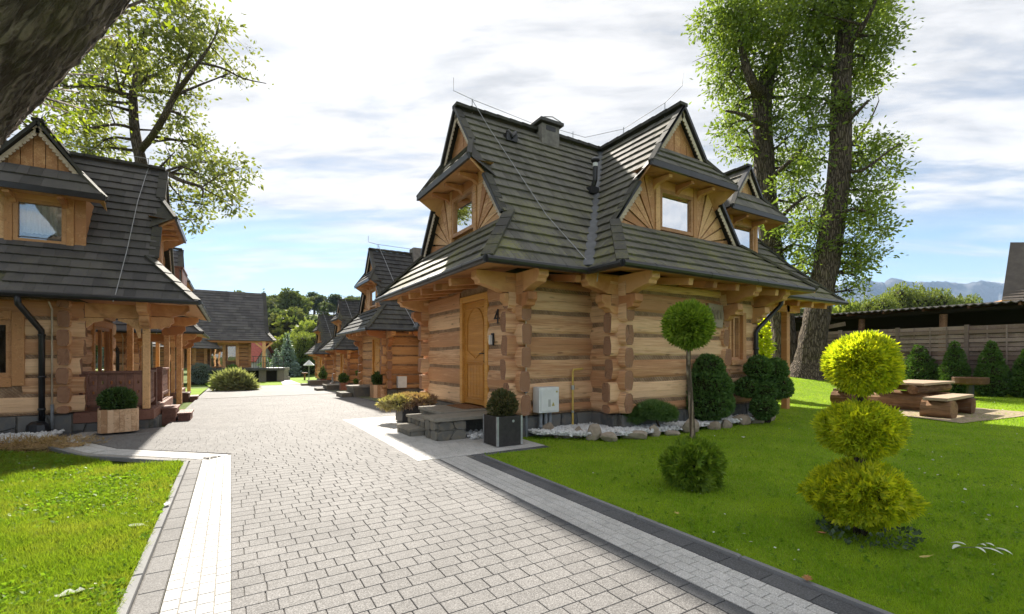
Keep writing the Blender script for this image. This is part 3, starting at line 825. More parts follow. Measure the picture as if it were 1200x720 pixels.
# ------------------------------------------------------------------ log house with cross roof (right side of the drive)
ZE, ZA, ZR = 2.95, 4.05, 6.83
def cross_house(label, loc, scale, individuals=0, detail=True, name='log_house', group=None, smat='shingle', logm=None):
    root = thing(name, label, 'house', loc, 0, scale, group)
    lm = [logm or M['log'], M['log_end']]
    rf = Roof(root); Fc = rf.face; bc = 3.93; bl, br = bc-2.03, bc+2.03; el, er = bc-3.03, bc+3.03
    ym = 2.14; ex = 10.14
    Fc([(-1.1,-.89,ZE),(el,-.89,ZE),(bl,.11,ZA),(-.1,.11,ZA)])
    Fc([(-.24,.11,ZA),(bl,.11,ZA),(bc,ym,ZR),(-.24,ym,ZR)])
    Fc([(-1.1,5.17,ZE),(-1.1,-.89,ZE),(-.1,.11,ZA),(-.1,4.17,ZA)])
    Fc([(er,-.89,ZE),(ex,-.89,ZE),(ex-1,.11,ZA),(br,.11,ZA)])
    Fc([(br,.11,ZA),(ex-1,.11,ZA),(ex-3.03,ym,ZR),(bc,ym,ZR)])
    Fc([(ex,-.89,ZE),(ex,5.17,ZE),(ex-1,4.17,ZA),(ex-1,.11,ZA)])
    Fc([(ex-1,.11,ZA),(ex-1,4.17,ZA),(ex-3.03,ym,ZR)])
    Fc([(ex,5.17,ZE),(-1.1,5.17,ZE),(-.1,4.17,ZA),(ex-1,4.17,ZA)])
    Fc([(ex-1,4.17,ZA),(-.24,4.17,ZA),(-.24,ym,ZR),(ex-3.03,ym,ZR)])
    Fc([(el,-1.71,ZE),(el,-.89,ZE),(bl,.11,ZA),(bl,-.5,ZA)])
    Fc([(bl,-.46,ZA),(bl,.11,ZA),(bc,ym,ZR),(bc,-.46,ZR)])
    Fc([(el,-1.71,ZE),(er,-1.71,ZE),(br,-.5,ZA),(bl,-.5,ZA)])
    Fc([(er,-1.71,ZE),(er,-.89,ZE),(br,.11,ZA),(br,-.5,ZA)])
    Fc([(br,-.46,ZA),(br,.11,ZA),(bc,ym,ZR),(bc,-.46,ZR)])
    # small dormer on the rear wing
    dx, dz, dfy, dw = 7.30, 6.44, .12, .80; k = 1.37
    yr = ym-(ZR-dz)/k; ys = ym-(ZR-(dz-k*dw))/k
    for s in (-1, 1): Fc([(dx, dfy, dz), (dx, yr, dz), (dx+s*dw, ys, dz-k*dw), (dx+s*dw, dfy, dz-k*dw)])
    up = .035
    cp = lambda a, b, *r: rf.cap((a[0], a[1], a[2]+up), (b[0], b[1], b[2]+up), *r)
    cp((-1.1,-.89,ZE), (-.12,.09,ZA)); cp((-1.1,5.17,ZE), (-.12,4.19,ZA)); cp((el,-1.71,ZE), (bl,-.5,ZA)); cp((er,-1.71,ZE), (br,-.5,ZA))
    cp((ex,-.89,ZE), (ex-1,.11,ZA), .17); cp((ex-1,.11,ZA), (ex-3.03,ym,ZR), .17)
    cp((-.22,.13,ZA), (-.22,ym-1.40,4.92), .16); cp((-.22, ym-.72, 5.86), (-.22,ym,ZR), .16)
    cp((bl+.02,-.44,ZA), (bc-1.40,-.44,4.92), .16); cp((bc-.72,-.44,5.86), (bc,-.44,ZR), .16)
    cp((-.26,ym,ZR+.03), (ex-3.03,ym,ZR+.03), .24, .07); cp((bc,-.48,ZR+.03), (bc,ym,ZR+.03), .24, .07); cp((dx,dfy-.03,dz+.02), (dx,yr,dz+.02), .2, .06)
    for q in ((el, bl), (er, br)):
        rf.cap((q[0],-.89,ZE+.10), (q[1],.11,ZA+.10), .19, .03, 'valley_flashing'); rf.cap((q[1],.11,ZA+.10), (bc,ym,ZR+.09), .17, .03, 'valley_flashing')
    gable(root, rf, (-.22, ym), (0, -1), (-1, 0))
    gable(root, rf, (bc, -.44), (1, 0), (0, -1))
    gable(root, rf, (dx, dfy), (1, 0), (0, -1), dz, k, .5, 1.22, .34, 5.18, ZA+.02, .66, .50, (4.16, 5.02), False)
    roof = rf.finish([M[smat], M['ridge']], individuals)
    # eaves: fascia soffit, rafter tails, gutters
    zs, zw = ZE-.05, ZE+.10
    soffit(root, [(-1.08,-.87,zs),(-1.08,5.15,zs),(0,4.25,zw),(0,0,zw)])
    soffit(root, [(-1.08,-.87,zs),(0,0,zw),(1.80,0,zw),(1.80,-.87,zs)])
    soffit(root, [(el+.02,-1.69,zs),(1.80,-.75,zw),(1.80,.1,zw),(el+.02,-.88,zs)])
    soffit(root, [(el+.02,-1.69,zs),(er-.02,-1.69,zs),(5.98,-.75,zw),(1.75,-.75,zw)])
    soffit(root, [(er-.02,-1.69,zs),(er-.02,-.2,zs),(5.98,0,zw),(5.98,-.75,zw)])
    soffit(root, [(5.9,-.87,zs),(ex-.02,-.87,zs),(ex-.02,5.15,zs),(5.9,5.15,zs)])
    for y in (.75, 1.5, 2.25, 3.0, 3.6):
        m = MB(); m.bar((.05, y, zw-.10), (-1.0, y, zs-.09), .12, .13); m.build('rafter_tail', M['beam'], root, bevel=.01)
    for x in (2.7, 3.4, 4.1, 4.8, 5.5):
        m = MB(); m.bar((x, -.70, zw-.10), (x, -1.62, zs-.09), .12, .13); m.build('rafter_tail', M['beam'], root, bevel=.01)
    for x in (.75,):
        m = MB(); m.bar((x, .05, zw-.10), (x, -.8, zs-.09), .12, .13); m.build('rafter_tail', M['beam'], root, bevel=.01)
    for x in (6.6, 7.3, 8.0, 8.7, 9.4):
        m = MB(); m.bar((x, .05, zw-.10), (x, -.80, zs-.09), .12, .13); m.build('rafter_tail', M['beam'], root, bevel=.01)
    gz = ZE-.02
    gutter(root, (-1.14, 5.2, gz), (-1.14, -.93, gz)); gutter(root, (-1.14, -.94, gz), (el-.04, -.94, gz)); gutter(root, (el-.05, -.94, gz), (el-.05, -1.76, gz))
    gutter(root, (el-.05, -1.77, gz), (er-.3, -1.77, gz)); gutter(root, (er-.4, -.95, gz), (ex+.05, -.95, gz))
    # walls
    z0, pt, n = .38, .42, 6
    D = (.95, 2.25, .43, 2.74)
    log_wall(root, (0, 0), (0, 4.25), z0, n, pt, .28, .28, False, [(D[0], D[1], D[2]-.1, D[3])], mats=lm)
    log_wall(root, (0, 0), (1.75, 0), z0, n, pt, .28, 0, True, mats=lm)
    log_wall(root, (1.75, 0), (1.75, -.75), z0, n, pt, 0, .27, False, mats=lm)
    log_wall(root, (1.75, -.75), (5.98, -.75), z0, n, pt, .27, .1, True, [(4.98-1.75, 5.50-1.75, 1.34, 2.42)], mats=lm)
    log_wall(root, (5.98, -.75), (5.98, .1), z0, n, pt, .1, 0, False, mats=lm)
    log_wall(root, (5.98, .1), (7.4, .1), z0, n, pt, 0, .1, True, mats=lm)
    log_wall(root, (4.80, -.74), (4.80, -.30), z0, n, pt, .22, 0, False, mats=lm)
    log_wall(root, (0, 4.25), (.6, 4.25), z0, n, pt, .28, 0, True, mats=lm)
    m = MB(); m.box(.6, 7.4, 4.18, 4.30, 0, 2.95); m.box(7.34, 7.46, .15, 4.18, 0, 2.95); m.build('rear_wall', M['plankx'], root)
    for p, d in (((0, 0), (0, -1)), ((0, 0), (-1, 0)), ((1.75, -.75), (-1, 0)), ((1.75, -.75), (0, -1)), ((0, 4.25), (-1, 0)), ((4.80, -.75), (0, -1)), ((5.98, -.75), (0, -1))):
        Ls = (.86, .50)
        if p == (0, 0) and d == (-1, 0): Ls = (.86, .32)
        if p == (5.98, -.75): Ls = (.8, .4)
        corbels(root, p, d, Ls=Ls, ztop=2.93)
    plinth(root, (0, .0), (0, 4.25), (-1, 0), z0); plinth(root, (-.02, 0), (1.75, 0), (0, -1), z0); plinth(root, (1.75, 0), (1.75, -.75), (-1, 0), z0)
    plinth(root, (1.73, -.75), (5.98, -.75), (0, -1), z0); plinth(root, (5.98, .1), (7.4, .1), (0, -1), z0)
    PA = frame2((0, 0), (0, 1), (-1, 0))
    door_part(root, PA, D[0]+.005, D[1]-.005, D[2], D[3], .05)
    # window of the long wall, deep in a carved casing
    PB = frame2((0, -.75), (1, 0), (0, -1))
    window(root, PB, 5.02, 5.46, 1.38, 2.38, .06, .06, .12, False, 1)
    m = MB()
    for (a0, a1, q0, q1) in ((4.95, 5.02, 1.30, 2.44), (5.46, 5.58, 1.30, 2.44)): pbox(m, PB, a0, a1, -.06, .14, q0, q1)
    pbox(m, PB, 5.02, 5.46, -.06, .137, 2.38, 2.50); pbox(m, PB, 5.02, 5.46, -.06, .15, 1.26, 1.38); m.build('window_casing', M['post'], root, bevel=.01)
    # open porch at the far end
    for x, y in ((8.6, -.15), (8.6, 2.2)):
        m = MB(); m.box(x-.08, x+.08, y-.08, y+.08, 0, 2.9); m.build('porch_post', M['post'], root, bevel=.012)
    m = MB(); m.bar((6.0, -.15, 2.78), (9.2, -.15, 2.78), .16, .22); m.build('porch_beam', M['beam'], root)
    return root

# ------------------------------------------------------------------ log house with a veranda (left side)
def veranda_house(label, loc, scale, individuals=0, group=None, smat='shingle2', extra=True):
    root = thing('veranda_house', label, 'house', loc, 0, scale, group)
    rf = Roof(root, wid=.24); Fc = rf.face; ym = 2.14; ex = 2.43; xl = -7.5
    Fc([(xl,-.89,ZE),(ex,-.89,ZE),(ex-1,.11,ZA),(xl,.11,ZA)])
    Fc([(xl,.11,ZA),(ex-.88,.11,ZA),(ex-.88,ym,ZR),(xl,ym,ZR)])
    Fc([(ex,-.89,ZE),(ex,5.17,ZE),(ex-1,4.17,ZA),(ex-1,.11,ZA)])
    Fc([(ex,5.17,ZE),(xl,5.17,ZE),(xl,4.17,ZA),(ex-1,4.17,ZA)], False)
    Fc([(ex-.88,4.17,ZA),(xl,4.17,ZA),(xl,ym,ZR),(ex-.88,ym,ZR)], False)
    dx, dz, dfy, dw = -.48, ZR-.06, .06, .80; k = 1.37
    yr = ym-(ZR-dz)/k; ys = ym-(ZR-(dz-k*dw))/k
    for s in (-1, 1): Fc([(dx, dfy, dz), (dx, yr, dz), (dx+s*dw, ys, dz-k*dw), (dx+s*dw, dfy, dz-k*dw)])
    up = .035
    cp = lambda a, b, *r: rf.cap((a[0], a[1], a[2]+up), (b[0], b[1], b[2]+up), *r)
    cp((ex,-.89,ZE), (ex-1,.11,ZA)); cp((ex,5.17,ZE), (ex-1,4.17,ZA)); cp((ex-.9,.13,ZA), (ex-.9,ym-1.40,4.92), .2); cp((ex-.9,ym-.72,5.86), (ex-.9,ym,ZR), .2)
    cp((xl,ym,ZR+.03), (ex-.86,ym,ZR+.03), .24, .07); cp((dx,dfy-.03,dz+.03), (dx,yr,dz+.03), .2, .06)
    gable(root, rf, (ex-.90, ym), (0, 1), (1, 0), mh=M['ridge'])
    gable(root, rf, (dx, dfy), (1, 0), (0, -1), dz, k, .70, 1.18, .40, 5.27, ZA+.02, .74, .43, (4.18, 5.12), False, M['lace'], 'short', mh=M['ridge'])
    roof = rf.finish([M[smat], M['ridge']], individuals)
    zs, zw = ZE-.05, ZE+.10
    soffit(root, [(xl,-.87,zs),(ex-.02,-.87,zs),(ex-.9,0.1,zw),(xl,0.1,zw)]); soffit(root, [(ex-.02,-.87,zs),(ex-.02,5.15,zs),(ex-1,4.2,zw),(ex-1,0,zw)])
    soffit(root, [(0,.1,zw),(ex-1,.1,zw),(ex-1,4.2,zw),(0,4.2,zw)])
    gutter(root, (xl,-.95,ZE-.02), (ex+.05,-.95,ZE-.02)); gutter(root, (ex+.06,-.95,ZE-.02), (ex+.06,5.2,ZE-.02))
    z0, pt, n = .40, .42, 6
    W = (xl+5.5, -.68)
    log_wall(root, (xl, 0), (0, 0), z0, n, pt, 0, .28, False, [(5.5, -.68-xl, 1.06, 2.60)])
    log_wall(root, (0, 0), (0, 4.25), z0, n, pt, .27, .27, True, [(1.80, 3.90, .45, 2.56)])
    plinth(root, (xl, 0), (.12, 0), (0, -1), z0); plinth(root, (0, .0), (0, 4.25), (1, 0), z0)
    m = MB(); m.box(xl, .05, 4.2, 4.3, 0, 2.95); m.build('rear_wall', M['plankx'], root)
    PF = frame2((0, 0), (1, 0), (0, -1))
    window(root, PF, W[0]+.16, W[1]-.16, 1.22, 2.44, .05, .10, .12, False, 1)
    m = MB()
    for a0, a1 in ((W[0]-.02, W[0]+.158), (W[1]-.158, W[1]+.04)): pbox(m, PF, a0, a1, -.05, .125, 1.04, 2.62)
    pbox(m, PF, W[0]+.16, W[1]-.16, -.05, .122, 1.02, 1.218); pbox(m, PF, W[0]+.16, W[1]-.16, -.05, .122, 2.442, 2.64); m.build('window_casing', M['post'], root, bevel=.012)
    PS = frame2((0, 0), (0, 1), (1, 0))
    window(root, PS, 1.86, 3.84, .46, 2.48, .08, .08, .08, False, 1, 'glazed_door')
    m = MB()
    for a0, a1 in ((1.72, 1.858), (3.842, 3.98)): pbox(m, PS, a0, a1, -.05, .135, .42, 2.62)
    pbox(m, PS, 1.86, 3.84, -.05, .132, 2.482, 2.66); m.build('door_casing', M['post'], root, bevel=.012)
    # veranda: deck, posts, beams, carved rails, steps
    m = MB()
    for i in range(9): m.box(.12, 1.46, .0+i*.47, .0+i*.47+.46, .36, .42)
    m.build('veranda_deck', M['brown'], root)
    m = MB(); m.bar((.1, -.02, .28), (1.5, -.02, .28), .10, .22); m.bar((1.5, 0, .28), (1.5, 4.2, .28), .10, .22); m.build('veranda_beam', M['brown'], root)
    plinth(root, (.1, .06), (1.46, .06), (0, -1), .17, size=.22); plinth(root, (1.44, .0), (1.44, 4.2), (1, 0), .17, size=.3)
    for y in (.05, 4.12):
        m = MB(); m.box(1.33, 1.47, y-.07, y+.07, .42, 2.55); m.build('veranda_post', M['post'], root, bevel=.012)
    m = MB(); m.bar((.1, .05, 2.72), (1.5, .05, 2.72), .17, .32); m.build('front_beam', M['beam'], root, bevel=.015)
    m = MB(); m.bar((1.40, .2, 2.72), (1.40, 4.2, 2.72), .17, .32); m.build('side_beam', M['beam'], root, bevel=.015)
    for p, d in (((1.40, .05), (1, 0)), ((1.40, 4.12), (1, 0)), ((1.40, .05), (0, -1))):
        corbels(root, p, d, Ls=(.85, .5) if d[0] else (.78, .4), ztop=2.92, h=.30)
    for a0, a1 in ((.20, .62), (1.30, .88)):
        m = MB(); b = abs(a1-a0); s = 1 if a1 > a0 else -1
        m.prism([(a0, 0, 2.55), (a0, 0, 2.12), (a0+s*.05, 0, 2.10), (a0+s*.10, 0, 2.30), (a0+s*.24, 0, 2.44), (a0+s*b, 0, 2.50), (a0+s*b, 0, 2.55)], (0, .10, 0)); m.build('carved_brace', M['post'], root)
    def rail(p, q):
        p = Vector(p); q = Vector(q); d = (q-p); L = d.length; d.normalize(); nn = Vector((-d.y, d.x))
        Q = frame2(p, d, nn); m = MB(); pbox(m, Q, 0, L, -.06, .06, 1.27, 1.33)
        r = m.build('railing', M['brown'], root, bevel=.008); m = MB(); pbox(m, Q, 0, L, -.035, .035, .56, .63); m.build('lower_rail', M['brown'], r)
        nb = max(2, round(L/.17)); w = L/nb
        for i in range(nb):
            a = i*w+.004; b = (i+1)*w-.004; c = (a+b)/2; m = MB(); e = .016
            # board in pieces round two small cut-outs, as the carved boards of the photo
            zs_ = [.52, .80, .86, 1.02, 1.10, 1.268]
            for j in range(5):
                if j in (1, 3):
                    h_ = .022 if j == 1 else .018
                    pbox(m, Q, a, c-h_, -e, e, zs_[j], zs_[j+1]); pbox(m, Q, c+h_, b, -e, e, zs_[j], zs_[j+1])
                else: pbox(m, Q, a, b, -e, e, zs_[j], zs_[j+1])
            m.build('baluster_board', M['brown'], r)
    rail((.2, .03), (1.33, .03)); rail((1.42, .15), (1.42, 1.05)); rail((1.42, 2.35), (1.42, 4.02))
    for y in (1.12, 2.28):
        m = MB(); m.box(1.35, 1.48, y-.06, y+.06, .3, 1.38); m.build('rail_post', M['brown'], root, bevel=.01)
    for i, (x0_, x1_, z_) in enumerate(((1.55, 1.9, .30), (1.9, 2.22, .15))):
        m = MB(); m.box(x0_, x1_, 1.2, 2.2, z_-.05, z_); m.box(x0_+.02, x1_-.03, 1.24, 1.30, -.2, z_-.05); m.box(x0_+.02, x1_-.03, 2.10, 2.16, -.2, z_-.05); m.box(x1_-.05, x1_-.03, 1.3, 2.1, -.2, z_-.05)
        m.build('step', M['brown'], root)
    # balcony behind the gable
    m = MB(); m.box(-.2, 1.78, 4.5, 6.3, 3.62, 3.74); bl = m.build('balcony', M['brown'], root)
    nb = 12
    for i in range(nb):
        m = MB(); a = 4.5+1.8*i/nb; m.box(1.74, 1.775, a+.004, a+1.8/nb-.004, 3.74, 4.55); m.build('baluster_board', M['brown'], bl)
        m = MB(); a = -.1+1.8*i/nb; m.box(a+.004, a+1.8/nb-.004, 4.5, 4.535, 3.74, 4.55); m.build('baluster_board', M['brown'], bl)
    m = MB(); m.box(1.70, 1.80, 4.46, 6.3, 4.55, 4.60); m.box(-.1, 1.698, 4.46, 4.56, 4.55, 4.60); m.build('handrail', M['brown'], bl)
    m = MB(); m.box(.2, .35, 5.6, 5.8, 0, 3.62); m.box(1.5, 1.65, 5.9, 6.1, 0, 3.62); m.build('balcony_post', M['post'], root)
    # downpipe on the front wall, cable conduit
    if extra:
        m = MB(); xp = -.42
        m.tube([(xp-.10, -.93, ZE-.06), (xp-.10, -.90, ZE-.22), (xp+.06, -.20, ZE-.72), (xp+.06, -.17, ZE-.85), (xp+.06, -.17, .25)], .055, 10)
        for z in (2.1, 1.2, .5): m.tube([(xp+.06, -.17, z), (xp+.06, -.17, z+.05)], .065, 10)
        m.build('downpipe', M['black'], root, smooth=True)
        m = MB(); m.tube([(-.22, -.3, 2.85), (-.20, -.16, 2.7), (-.20, -.155, .62)], .018, 7); m.tube([(-.20, -.155, .62), (-.20, -.155, .0)], .03, 7, 1); m.build('conduit', [M['cream'], M['greypipe']], root, smooth=True)
    m = MB(); wx = ex-1.35
    m.tube([(wx+.1, ym, ZR+.05), (wx, 1.2, 5.68), (wx-.06, .11, ZA+.1), (wx-.10, -.89, ZE+.06), (wx-.12, -1.0, ZE-.1)], .010, 5); m.tube([(xl, ym, ZR+.32), (wx+.1, ym, ZR+.30)], .008, 5)
    for x in (-3.2, -1.2, wx+.1): m.tube([(x, ym, ZR), (x, ym, ZR+.32)], .014, 5)
    m.build('lightning_wire', M['wire'], root)
    return root

# ------------------------------------------------------------------ ground, lawns, paving
def grid_sheet(name, xs, ys, h, m, **tags):
    X, Y = np.meshgrid(xs, ys, indexing='ij'); Z = G(X, Y)+h
    V = np.stack([X, Y, Z], -1).reshape(-1, 3); nx, ny = len(xs), len(ys)
    i, j = np.meshgrid(np.arange(nx-1), np.arange(ny-1), indexing='ij'); a = (i*ny+j).ravel()
    Fq = np.stack([a, a+ny, a+ny+1, a+1], 1)
    me = bpy.data.meshes.new(name); me.from_pydata(V.tolist(), [], Fq.tolist()); me.materials.append(m)
    me.polygons.foreach_set('use_smooth', [True]*len(Fq)); me.update()
    return link(name, me, **tags)
def axis_(lo, hi, step, far):
    a = list(np.arange(lo, hi+.01, step)); d = step; x = a[-1]
    while x < far: d *= 1.35; x += d; a.append(x)
    d = step; x = a[0]
    while x > -far: d *= 1.35; x -= d; a.insert(0, x)
    return a
grid_sheet('ground', axis_(-40, 60, 1.25, 3600), axis_(-10, 250, 1.25, 3600), -.07, M['ground'], kind='structure')

def poly_sheet(name, polys, h, m, cell=.5, parent=None, **tags):
    mb = MB()
    for P in polys:
        x0 = min(p[0] for p in P); x1 = max(p[0] for p in P); y0 = min(p[1] for p in P); y1 = max(p[1] for p in P)
        nx = max(1, int((x1-x0)/cell)); ny = max(1, int((y1-y0)/cell))
        for i in range(nx):
            for j in range(ny):
                r = [(x0+(x1-x0)*a/nx, y0+(y1-y0)*b/ny) for a, b in ((i, j), (i+1, j), (i+1, j+1), (i, j+1))]
                c = clip_convex(r, P)
                if len(c) >= 3: mb.add([(x, y, g1(x, y)+h) for x, y in c], [list(range(len(c)))])
    return mb.build(name, m, parent, **tags)
LAWN_R = [[(3.12, -5), (34, -5), (34, 5.93), (3.12, 5.93)], [(4.34, 5.93), (34, 5.93), (34, 45), (4.34, 45)]]
LAWN_L = [[(-14, -5), (-.56, -5), (-.56, 7.68), (-14, 7.68)], [(-14, 7.68), (-.56, 7.68), (-1.86, 8.86), (-2.72, 10.42), (-3.0, 10.9), (-4.0, 11.2), (-14, 11.2)]]
poly_sheet('lawn', LAWN_R, .012, M['lawn'], .7, kind='structure')
poly_sheet('lawn', LAWN_L, .012, M['lawn2'], .6, kind='structure')
poly_sheet('lawn', [[(-6, 22.6), (-1.25, 22.6), (-1.25, 34), (-6, 34)]], .03, M['lawn'], .8, kind='structure')
poly_sheet('lawn', [[(-1.2, 36.2), (5.6, 36.2), (14, 60), (-3, 60)]], .03, M['lawn'], 1.0, kind='structure')
poly_sheet('path', [[(3.1, 36.2), (4.3, 36.2), (5.0, 52), (4.2, 52)]], .045, M['paver_white'], 1.0, kind='structure')

def in_frame(x, y, z=0.0, pad=30):
    d = x*FW[0]+y*FW[1]
    if d < .4: return 0
    u = 600+F*(x*RT[0]+y*RT[1])/d; v = HZ+(EYE-z)*F/d
    return d if -pad < u < 1200+pad and v < 720+pad else 0
def block_geo(mb, quad, o=(0, 0, 0), top=.011, bev=.0025):
    c = (sum(p[0] for p in quad)/len(quad), sum(p[1] for p in quad)/len(quad))
    L = [max(.02, math.hypot(p[0]-c[0], p[1]-c[1])) for p in quad]
    ins = [(p[0]+(c[0]-p[0])*min(.3, bev*1.4/l), p[1]+(c[1]-p[1])*min(.3, bev*1.4/l)) for p, l in zip(quad, L)]
    z = [g1(*p) for p in quad]; n = len(quad)
    v = [(p[0]-o[0], p[1]-o[1], zz-.02-o[2]) for p, zz in zip(quad, z)]+[(p[0]-o[0], p[1]-o[1], zz+top-bev-o[2]) for p, zz in zip(quad, z)]+[(p[0]-o[0], p[1]-o[1], zz+top-o[2]) for p, zz in zip(ins, z)]
    mb.add(v, [[2*n+i for i in range(n)]]+[[n+i, n+(i+1) % n, 2*n+(i+1) % n, 2*n+i] for i in range(n)]+[[i, (i+1) % n, n+(i+1) % n, n+i] for i in range(n)])
def lay(base, quads, m, name, plural, limit=300):
    sc_ = []
    for q in quads:
        c = (sum(p[0] for p in q)/len(q), sum(p[1] for p in q)/len(q)); d = in_frame(*c)
        sc_.append(math.dist(q[0], q[1])/d**1.5 if d else 0)
    order = sorted(range(len(quads)), key=lambda i: -sc_[i]); rest = MB()
    for k, i in enumerate(order):
        q = quads[i]
        if k < limit and sc_[i] > 0:
            c = (sum(p[0] for p in q)/len(q), sum(p[1] for p in q)/len(q), 0); mb = MB(); block_geo(mb, q, c); mb.build(name, m, base, c)
        else: block_geo(rest, q)
    if rest.f: rest.build(plural, m, base, kind='stuff')
def rows(P, row, lens, gap=.005, skew=0.0):
    """courses of blocks along x clipped to the convex polygon P"""
    x0 = min(p[0] for p in P); x1 = max(p[0] for p in P); y0 = min(p[1] for p in P); y1 = max(p[1] for p in P)
    n = max(1, round((y1-y0)/row)); out = []; j = gap*.5
    for r in range(n):
        a = y0+(y1-y0)*r/n; b = y0+(y1-y0)*(r+1)/n; x = x0-rnd.random()*.2
        while x < x1:
            w = rnd.choice(lens); w = x1-x if x1-(x+w) < .085 else w; g_ = j*rnd.uniform(.6, 1.7)
            q = [(x+g_, a+j), (x+w-g_, a+j), (x+w-g_, b-j), (x+g_, b-j)]
            if not (x0 <= x and x+w <= x1 and len(P) == 4 and P[0][1] == P[1][1]): q = clip_convex(q, P)
            if len(q) >= 3: out.append(q)
            x += w
    return out
def strip(pts, w, cols, ln, gap=.006, jit=.15):
    """setts in `cols` rows along a polyline, to the left of it"""
    out = []
    for p, q in zip(pts, pts[1:]):
        p = Vector(p); q = Vector(q); d = q-p; L = d.length; d.normalize(); s = Vector((-d.y, d.x)); cw = w/cols
        for c in range(cols):
            n = max(1, round(L/ln)); xs = [0]+[L*(i+rnd.uniform(-jit, jit)+(.5 if c % 2 and jit else 0)*.8)/n for i in range(1, n)]+[L]
            for a, b in zip(xs, xs[1:]):
                if b-a < .02: continue
                g_ = gap/2; out.append([tuple(p+d*(a+g_)+s*(c*cw+g_)), tuple(p+d*(b-g_)+s*(c*cw+g_)), tuple(p+d*(b-g_)+s*((c+1)*cw-g_)), tuple(p+d*(a+g_)+s*((c+1)*cw-g_))])
    return out
DRIVE = [[(0, -1), (2.38, -1), (2.38, 6.04), (0, 6.04)], [(0, 6.04), (2.2, 6.04), (2.2, 8.0), (0, 8.0)],
         [(0, 8.0), (2.2, 8.0), (2.2, 11.2), (-2.25, 11.2), (-2.24, 10.65), (-1.50, 9.36)], [(-2.25, 11.2), (-1.2, 11.2), (-1.2, 12.1), (-2.1, 12.1)],
         [(-1.2, 11.2), (4.3, 11.2), (4.3, 22.4), (-1.2, 22.4)]]
drive = poly_sheet('driveway', DRIVE, .002, M['joint'], .8, kind='structure')
lens = [.125, .125, .165, .19, .225]
qs = []
for P in DRIVE: qs += rows(P, .135, lens, .005 if P[0][1] < 8 else .003 if P[0][1] < 11 else .0016)
lay(drive, qs, M['paver'], 'paving_block', 'paving_blocks')
far_drive = poly_sheet('driveway', [[(4.3, 11.2), (7, 11.2), (7, 22.4), (4.3, 22.4)], [(-1.2, 22.4), (7.2, 22.4), (7.2, 36.2), (-1.2, 36.2)]], .02, M['paver'], .8, kind='structure')
wl = poly_sheet('white_border', [[(-.345, -1), (0, -1), (0, 7.97), (-.345, 7.9)]], .003, M['joint_white'], .8, kind='structure')
lay(wl, strip([(0, -1), (0, 7.9)], .345, 4, .135), M['paver_white'], 'white_sett', 'white_setts')
wd = poly_sheet('white_border', [[(0, 7.97), (-1.52, 9.35), (-1.80, 8.95), (-.36, 7.66)], [(-1.52, 9.35), (-2.28, 10.7), (-2.66, 10.5), (-1.80, 8.95)], [(-2.28, 10.7), (-2.2, 12.15), (-2.56, 12.15), (-2.66, 10.5)]], .0035, M['joint_white'], .8, kind='structure')
lay(wd, strip([(-.02, 7.95), (-1.52, 9.35), (-2.28, 10.7), (-2.2, 12.15)], .36, 3, .135, jit=0), M['paver_white'], 'white_sett', 'white_setts', 120)
gl_ = poly_sheet('grey_border', [[(-.49, -1), (-.35, -1), (-.35, 7.85), (-.49, 7.72)]], .003, M['joint'], .8, kind='structure')
lay(gl_, strip([(-.35, -1), (-.35, 7.80)], .135, 1, .30, jit=0), M['paver_mid'], 'grey_paver', 'grey_pavers', 60)
def kerb(pts, w, seg=1.0):
    base = None
    for p, q in zip(pts, pts[1:]):
        p = Vector(p); q = Vector(q); d = q-p; L = d.length; d.normalize(); s = Vector((-d.y, d.x)); n = max(1, round(L/seg))
        for i in range(n):
            a = p+d*(L*i/n+.003); b = p+d*(L*(i+1)/n-.003); mb = MB(); quad = [tuple(a), tuple(b), tuple(b+s*w), tuple(a+s*w)]
            block_geo(mb, quad, (0, 0, 0), .032, .008)
            if base is None: base = mb.build('kerb', M['kerb'], kind='structure')
            else: mb.build('kerbstone', M['kerb'], base)
kerb([(-.495, -1), (-.495, 7.68)], .052)
kerb([(-.50, 7.66), (-1.80, 8.88), (-2.66, 10.45)], .05, .5)
poly_sheet('dark_border', [[(-2.62, 10.75), (-2.5, 12.15), (-2.72, 12.15), (-2.84, 10.75)]], .02, M['paver_dark'], .5, kind='structure')
# right border: dark row, white setts, dark row, kerb; then along the entrance patio
db = poly_sheet('dark_border', [[(2.38, -1), (2.50, -1), (2.50, 6.05), (2.38, 6.05)]], .003, M['joint'], .8, kind='structure')
lay(db, strip([(2.503, -1), (2.503, 6.04)], .122, 1, .24, jit=0), M['paver_dark'], 'dark_paver', 'dark_pavers', 60)
wr = poly_sheet('white_border', [[(2.50, -1), (2.90, -1), (2.90, 6.05), (2.50, 6.05)]], .003, M['joint_white'], .8, kind='structure')
lay(wr, strip([(2.90, -1), (2.90, 6.05)], .395, 4, .125), M['paver_white'], 'white_sett', 'white_setts')
dr_ = poly_sheet('dark_border', [[(2.90, -1), (3.08, -1), (3.08, 5.90), (2.90, 6.08)], [(2.9, 6.08), (3.08, 5.90), (4.36, 5.92), (4.36, 6.10)]], .003, M['joint'], .8, kind='structure')
lay(dr_, strip([(3.07, -1), (3.07, 5.92)], .165, 1, .30, jit=0)+strip([(3.0, 5.93), (4.36, 5.95)], .15, 1, .30, jit=0), M['paver_dark'], 'dark_paver', 'dark_pavers', 60)
kerb([(3.12, -1), (3.12, 5.90)], .042)
pt_ = poly_sheet('patio', [[(2.2, 6.05), (4.42, 6.10), (4.42, 11.2), (2.2, 11.2)]], .003, M['joint_white'], .8, kind='structure')
lay(pt_, rows([(2.2, 6.1), (4.42, 6.1), (4.42, 11.2), (2.2, 11.2)], .125, [.125, .125, .17, .19]), M['paver_white'], 'white_sett', 'white_setts')

